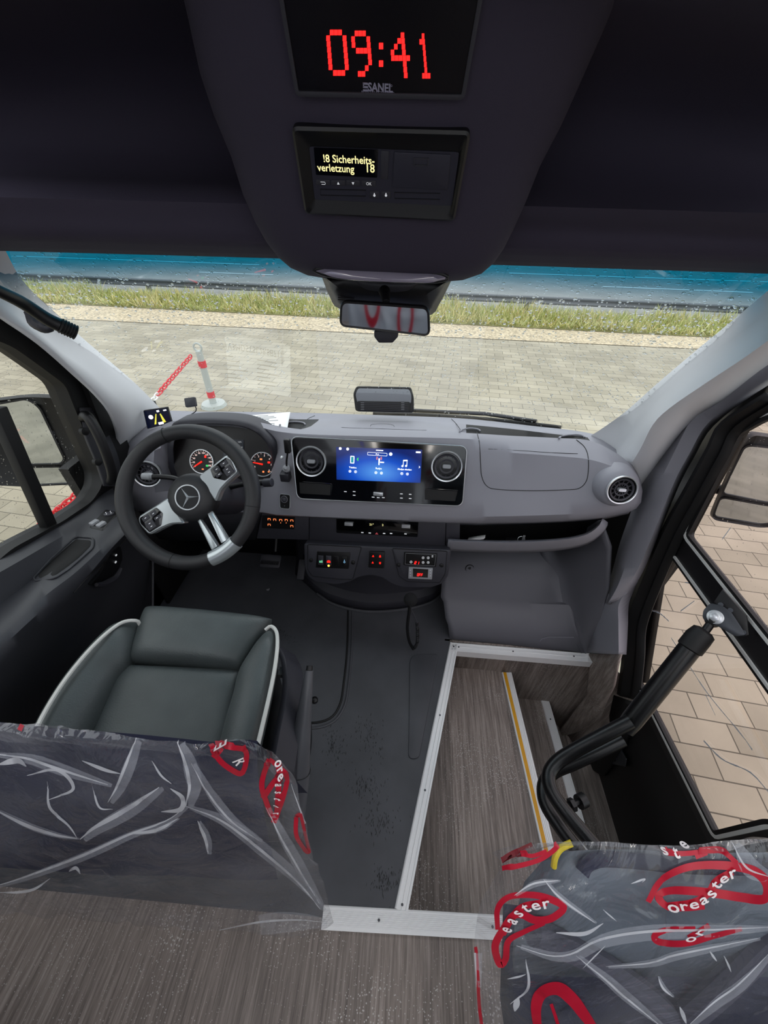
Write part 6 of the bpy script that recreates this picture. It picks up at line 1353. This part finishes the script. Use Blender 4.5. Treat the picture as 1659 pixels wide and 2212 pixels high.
# film creases and doubled pleats, their highlights painted as pale ribbons
mglint = bpy.data.materials.new('fold_glint'); mglint.use_nodes = True; b = mglint.node_tree.nodes['Principled BSDF']; b.inputs['Base Color'].default_value = (.82, .84, .88, 1); b.inputs['Roughness'].default_value = .22; b.inputs['Alpha'].default_value = .62
msheen = bpy.data.materials.new('pleat_sheen'); msheen.use_nodes = True; b = msheen.node_tree.nodes['Principled BSDF']; b.inputs['Base Color'].default_value = (.72, .75, .82, 1); b.inputs['Roughness'].default_value = .3; b.inputs['Alpha'].default_value = .22
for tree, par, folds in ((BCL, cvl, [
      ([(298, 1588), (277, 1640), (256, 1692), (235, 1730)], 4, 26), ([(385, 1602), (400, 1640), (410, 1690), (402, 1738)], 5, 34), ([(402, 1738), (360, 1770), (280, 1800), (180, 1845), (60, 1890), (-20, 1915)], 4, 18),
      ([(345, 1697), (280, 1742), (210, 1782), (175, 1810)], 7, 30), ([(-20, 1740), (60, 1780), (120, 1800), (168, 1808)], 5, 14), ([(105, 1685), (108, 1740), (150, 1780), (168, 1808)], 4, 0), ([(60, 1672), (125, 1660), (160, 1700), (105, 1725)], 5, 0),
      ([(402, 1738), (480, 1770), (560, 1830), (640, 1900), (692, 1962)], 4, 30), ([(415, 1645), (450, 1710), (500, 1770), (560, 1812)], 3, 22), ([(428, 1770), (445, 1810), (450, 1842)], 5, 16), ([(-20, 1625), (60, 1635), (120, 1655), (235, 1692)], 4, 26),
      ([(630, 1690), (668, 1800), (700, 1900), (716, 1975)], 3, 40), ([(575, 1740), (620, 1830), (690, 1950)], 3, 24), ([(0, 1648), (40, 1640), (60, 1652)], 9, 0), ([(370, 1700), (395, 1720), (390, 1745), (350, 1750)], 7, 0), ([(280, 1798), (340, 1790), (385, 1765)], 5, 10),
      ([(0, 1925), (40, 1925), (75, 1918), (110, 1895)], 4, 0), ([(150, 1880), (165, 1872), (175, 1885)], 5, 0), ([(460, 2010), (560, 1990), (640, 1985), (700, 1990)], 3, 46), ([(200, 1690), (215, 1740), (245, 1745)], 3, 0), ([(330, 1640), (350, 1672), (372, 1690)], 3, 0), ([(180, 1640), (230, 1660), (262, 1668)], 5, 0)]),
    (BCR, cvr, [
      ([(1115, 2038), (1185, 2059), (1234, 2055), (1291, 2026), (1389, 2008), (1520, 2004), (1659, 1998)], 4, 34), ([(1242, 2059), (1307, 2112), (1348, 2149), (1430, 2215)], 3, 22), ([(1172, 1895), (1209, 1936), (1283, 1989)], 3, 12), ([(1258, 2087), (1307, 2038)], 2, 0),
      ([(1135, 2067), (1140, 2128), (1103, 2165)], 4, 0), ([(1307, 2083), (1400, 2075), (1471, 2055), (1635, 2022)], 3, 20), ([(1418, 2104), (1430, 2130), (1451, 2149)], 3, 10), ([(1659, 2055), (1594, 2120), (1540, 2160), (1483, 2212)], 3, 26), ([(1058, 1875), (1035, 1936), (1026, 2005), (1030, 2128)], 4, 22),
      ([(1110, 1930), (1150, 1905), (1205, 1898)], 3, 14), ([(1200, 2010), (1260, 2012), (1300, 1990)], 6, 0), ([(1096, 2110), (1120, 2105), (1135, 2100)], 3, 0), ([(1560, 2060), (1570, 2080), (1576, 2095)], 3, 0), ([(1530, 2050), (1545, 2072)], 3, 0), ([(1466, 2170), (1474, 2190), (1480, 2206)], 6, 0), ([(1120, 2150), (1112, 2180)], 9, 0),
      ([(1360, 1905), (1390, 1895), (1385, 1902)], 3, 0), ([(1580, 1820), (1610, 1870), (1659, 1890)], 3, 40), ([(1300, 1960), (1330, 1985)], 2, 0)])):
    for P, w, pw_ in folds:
        ribbon(tree, par, P, w * 1.5, name='crease_glint', m=mglint, off=.0016, n=34, wl=(.15, 1.0))
        if pw_: ribbon(tree, par, [(u + pw_ * .3, v + pw_ * .1) for u, v in P], pw_, name='pleat_sheen', m=msheen, off=.0012, n=34, wl=(.3, 1.0))

# ================================================================== gooseneck microphone
gm_ = thing('gooseneck_microphone', 'black foam-tipped microphone hanging with its coiled cord below the centre console', 'microphone', at(885, 1300, y=.84))
c_ = at(887, 1295, y=.83); g = MB(); F = Fr(c_, (0, 0, 1), (0, 1, 0)); g.lathe(F, [(.024 * math.sin(k * math.pi / 12), .024 * math.cos(k * math.pi / 12)) for k in range(13)], 24); g.build('foam_ball', mat('foam_black', '161618', .95, bump=.8, bscale=700), gm_)
g = MB(); P = [c_, at(884, 1320, y=.83), at(880, 1355, y=.83), at(884, 1385, y=.825), at(893, 1402, y=.82)]; g.tube(cr(P, 24), .006, 8); g.build('neck', M_black, gm_)
g = MB(); ax = cr([at(893, 1402, y=.82), at(901, 1390, y=.82), at(902, 1365, y=.82), at(901, 1345, y=.82)], 120); P = []
for i, p in enumerate(ax): a = i * .95; P.append(p + Vector((math.cos(a), math.sin(a), 0)) * .0055)
g.tube(P, .0016, 5); g.build('coiled_cord', M_black, gm_)
g = MB(); g.tube(cr([at(901, 1345, y=.82), at(895, 1330, y=.83), at(888, 1316, y=.84)], 10), .002, 6); g.build('cord', M_dark, gm_)

# ================================================================== right grab rail, door arm
ra = thing('entry_grab_rail', 'bent black double tube grab rail beside the entry steps', 'handrail', at(1200, 1700, z=.25))
PA = [at(u, v, z=z) for u, v, z in ((1362, 1558, .42), (1300, 1590, .38), (1240, 1622, .34), (1205, 1645, .32), (1186, 1672, .31), (1190, 1705, .31), (1215, 1745, .31), (1265, 1805, .31), (1330, 1880, .31))]
g = MB(); g.tube(cr(PA, 60), .0165, 16); g.build('upper_tube', M_steel, ra)
PB_ = [at(u, v, z=z) for u, v, z in ((1345, 1598, .30), (1290, 1625, .27), (1235, 1650, .24), (1195, 1668, .22), (1175, 1695, .21), (1178, 1735, .21), (1205, 1780, .21), (1250, 1840, .21), (1290, 1890, .21))]
g = MB(); g.tube(cr(PB_, 60), .0165, 16); g.build('lower_tube', M_steel, ra)
g = MB(); c_ = at(1238, 1738, z=.30); d_ = at(1258, 1730, z=.29); g.cyl(at(1222, 1742, z=.30), d_, .006, .006, 10); g.cyl(at(1232, 1740, z=.30), at(1240, 1737, z=.30), .014, .014, 6); g.cyl(at(1250, 1733, z=.29), at(1262, 1727, z=.288), .016, .016, 14); g.build('clamp_bolt', M_black, ra)
ar = thing('door_arm', 'thick black door operating strut joined to the door by a bolted bracket', 'door arm', at(1500, 1400, x=.72))
a = at(1350, 1575, x=.60); b_ = at(1508, 1378, x=.735); g = MB(); g.tube([a, a.lerp(b_, .1), b_], [.021, .0235, .0235], 20); g.build('strut', M_steel, ar)
c_ = at(1527, 1360, x=.75); g = MB(); g.tube([b_.lerp(a, .12), b_.lerp(a, .11), b_, c_.lerp(b_, .3), c_.lerp(b_, .1)], [.0236, .027, .027, .024, .014], 20); g.build('end_boot', M_rubber, ar)
g = MB(); d_ = at(1540, 1340, x=.765); g.tube([c_.lerp(b_, .2), d_], [.009, .009], 12); F = Fr(d_, (-.75, -.4, .5)); g.lathe(F, [(0, -.016), (.012, -.012), (.017, 0), (.012, .012), (0, .016)], 16); g.build('ball_joint', M_black, ar)
FB = Fr(at(1562, 1330, x=.775), Vector((-.72, -.45, .55)), (0, 0, 1)); o_ = fillet(FB.pp([(1520, 1318), (1535, 1303), (1560, 1308), (1580, 1322), (1600, 1352), (1612, 1372), (1590, 1375), (1550, 1352), (1528, 1345), (1518, 1335)]), .006)
g = MB(); g.prism(FB, o_, 0, .006); g.build('bracket_plate', mat('bracket_steel', '4a4d52', .35, metal=.6), ar, bevel=.001)
g = MB(); a_, b2 = FB.px(1545, 1333, .006); g.prism(FB, circ(a_, b2, .0165, 24), .006, .008); g.prism(FB, circ(a_, b2, .011, 6), .008, .018); g.build('bolt', M_chrome, ar, bevel=.0015)
g = MB(); o_ = FB.pp([(1541, 1300), (1560, 1272), (1612, 1330), (1618, 1372), (1606, 1376)], .0); g.prism(FB, o_, -.022, -.004); g.build('door_bracket', M_black, ar, bevel=.002)
g = MB()
for u, v in ((1557, 1306), (1578, 1318), (1588, 1344), (1606, 1366)): a_, b2 = FB.px(u, v); g.prism(FB, circ(a_, b2, .0052, 12), -.004, .002)
g.build('bracket_bolts', mat('bracket_steel', '4a4d52', .35, metal=.6), ar)
lt_ = thing('latch_bracket', 'small slotted steel latch plate low on the inside of the door', 'bracket', rd(1325, 1625, -.02))
FLt = Fr(rd(1325, 1625, -.012), -RD, (0, 0, 1)); o_ = fillet(FLt.pp([(1292, 1618), (1300, 1645), (1352, 1656), (1355, 1640), (1335, 1605), (1300, 1605)]), .004); g = MB(); g.prism(FLt, o_, 0, .004); g.build('plate', mat('bracket_steel', '4a4d52', .35, metal=.6), lt_, bevel=.001)
g = MB()
for u, v in ((1304, 1618), (1306, 1632), (1328, 1612)): a_, b2 = FLt.px(u, v); g.prism(FLt, circ(a_, b2, .010, 6), .004, .014)
g.build('nuts', M_steel, lt_, bevel=.001)
g = MB(); g.prism(FLt, fillet(FLt.pp([(1316, 1640), (1332, 1645), (1333, 1641), (1317, 1636)]), .001), .003, .0045); g.build('slot', M_rubber, lt_)

# ================================================================== wing mirrors outside
def wing(name, lab, F, o, upper, lower, arm, parent=None):
    t = thing(name, lab, 'mirror', F.o); o = fillet(o, .03, 6); g = MB()
    g.loft([[F.p(a * .6 + sum(p[0] for p in o) / len(o) * .4, b * .7 + sum(p[1] for p in o) / len(o) * .3, -.12) for a, b in o], [F.p(a, b, -.05) for a, b in inset(o, .012)], [F.p(a, b, -.01) for a, b in o], [F.p(a, b, .006) for a, b in inset(o, .004)], [F.p(a, b, .0) for a, b in inset(o, .014)]], cu=True, cap=True); g.build('housing', M_black, t)
    for q, nm in ((upper, 'main_glass'), (lower, 'wide_angle_glass')):
        q = fillet(q, .018, 6); g = MB(); g.prism(F, q, -.002, .0025); g.build(nm, M_mirror, t)
        g = MB(); g.ring(F, inset(q, -.006), q, -.002, .006); g.build('glass_rim', M_black, t)
    g = MB(); g.tube(arm, .018, 10); g.build('arm', M_black, t); return t
FWL = Fr((-1.28, 1.03, .74), Vector((.38, -.92, .06)), (0, 0, 1))
wing('left_wing_mirror'.replace('left_', ''), 'rain-speckled two-part wing mirror outside the driver window', FWL, FWL.pp([(-60, 868), (60, 853), (150, 858), (182, 900), (212, 985), (200, 1045), (60, 1052), (-60, 1046)]), FWL.pp([(-40, 880), (60, 862), (85, 880), (138, 990), (130, 1000), (36, 1002)]), FWL.pp([(40, 1010), (135, 1008), (150, 1025), (150, 1042), (70, 1046)]), [FWL.p(.02, -.06, -.09), Vector((-1.14, 1.24, .64)), Vector((-1.06, 1.26, .62))])
FWR = Fr((1.17, 1.10, .60), Vector((-.36, -.93, .05)), (0, 0, 1))
wing('wing_mirror', 'wing mirror seen through the upper pane of the passenger door', FWR, FWR.pp([(1530, 1122), (1556, 1060), (1600, 960), (1625, 935), (1800, 960), (1800, 1110), (1650, 1142)]), FWR.pp([(1560, 1064), (1610, 962), (1790, 980), (1790, 1088), (1659, 1084)]), FWR.pp([(1542, 1114), (1556, 1074), (1656, 1092), (1780, 1100), (1650, 1132)]), [FWR.p(-.02, 0, -.09), Vector((1.02, 1.28, .56)), Vector((.93, 1.28, .56))])
# raindrops on the side panes
def pane_tree(pts, fn):
    g = MB(); g.add(pts, [tuple(range(len(pts)))]); return BVHTree.FromPolygons(g.v, g.f)
tl_ = pane_tree([lp(y, z, -.012) for y, z in lwo], 0)
drops(700, tl_, lambda: (random.uniform(0, 210), random.uniform(740, 1190)), 'raindrops', 'raindrops on the driver door window', .0008, .0020)
tr_ = pane_tree([dp(y, z, .010) for y, z in up_out], 0)
drops(260, tr_, lambda: (random.uniform(1480, 1659), random.uniform(900, 1340)), 'raindrops', 'raindrops on the passenger door window', .0006, .0016)

# rear seats: middle one for the mirror, side pair set forward to shade floor
for cx_, y0, lab in ((-.66, -.75, 'unseen film-wrapped rear seat at the left, set forward to shade the floor'), (.42, -.75, 'unseen film-wrapped rear seat at the right, set forward to shade the floor'), (-.16, -1.2, 'film-wrapped middle seat of the last row, seen in the rear-view mirror')):
    rs = thing('rear_seat', lab, 'seat', (cx_, y0, 0), 'wrapped seats of the row behind')
    slab(cx_, .46, [(.45, y0 + 0.100, y0 + -0.020, 1), (.8, y0 + 0.070, y0 + -0.040, 1), (1.15, y0 + 0.020, y0 + -0.070, .95), (1.2, y0 + 0.000, y0 + -0.060, .8)]).build('backrest', mat('grey_seat_fabric', '5a5e66', .8), rs)
    g = MB(); g.box((cx_, y0 + .28, .42), (.46, .44, .12)); g.build('cushion', M_navy, rs, bevel=.02)
    g = MB(); g.box((cx_, y0 + .25, .18), (.3, .3, .36)); g.build('seat_base', M_black, rs, bevel=.01)
    g = cover([[Vector((cx_ - .25, y0 + .75 + y, z)), Vector((cx_ - .1, y0 + .76 + y, z)), Vector((cx_ + .1, y0 + .76 + y, z)), Vector((cx_ + .25, y0 + .75 + y, z))] for y, z in ((-.75, 1.22), (-.69, 1.19), (-.65, 1.0), (-.63, .8), (-.61, .55))], 40, 40, 7, .012); g.build('film', mat('milky_film', 'c8ccd4', .3), rs, fix=False)
    for q in range(2):
        g = MB(); P = [Vector((cx_ - .1 + q * .2 + .05 * math.cos(a), y0 + .175 - .02 * math.sin(a), .80 - q * .1 + .16 * math.sin(a))) for a in [k * math.pi / 12 for k in range(24)]]
        g.loft([P, [p.lerp(Vector((cx_ - .1 + q * .2, y0 + .175, .80 - q * .1)), .35) for p in P]], cu=True); g.build('red_print', M_print, rs)
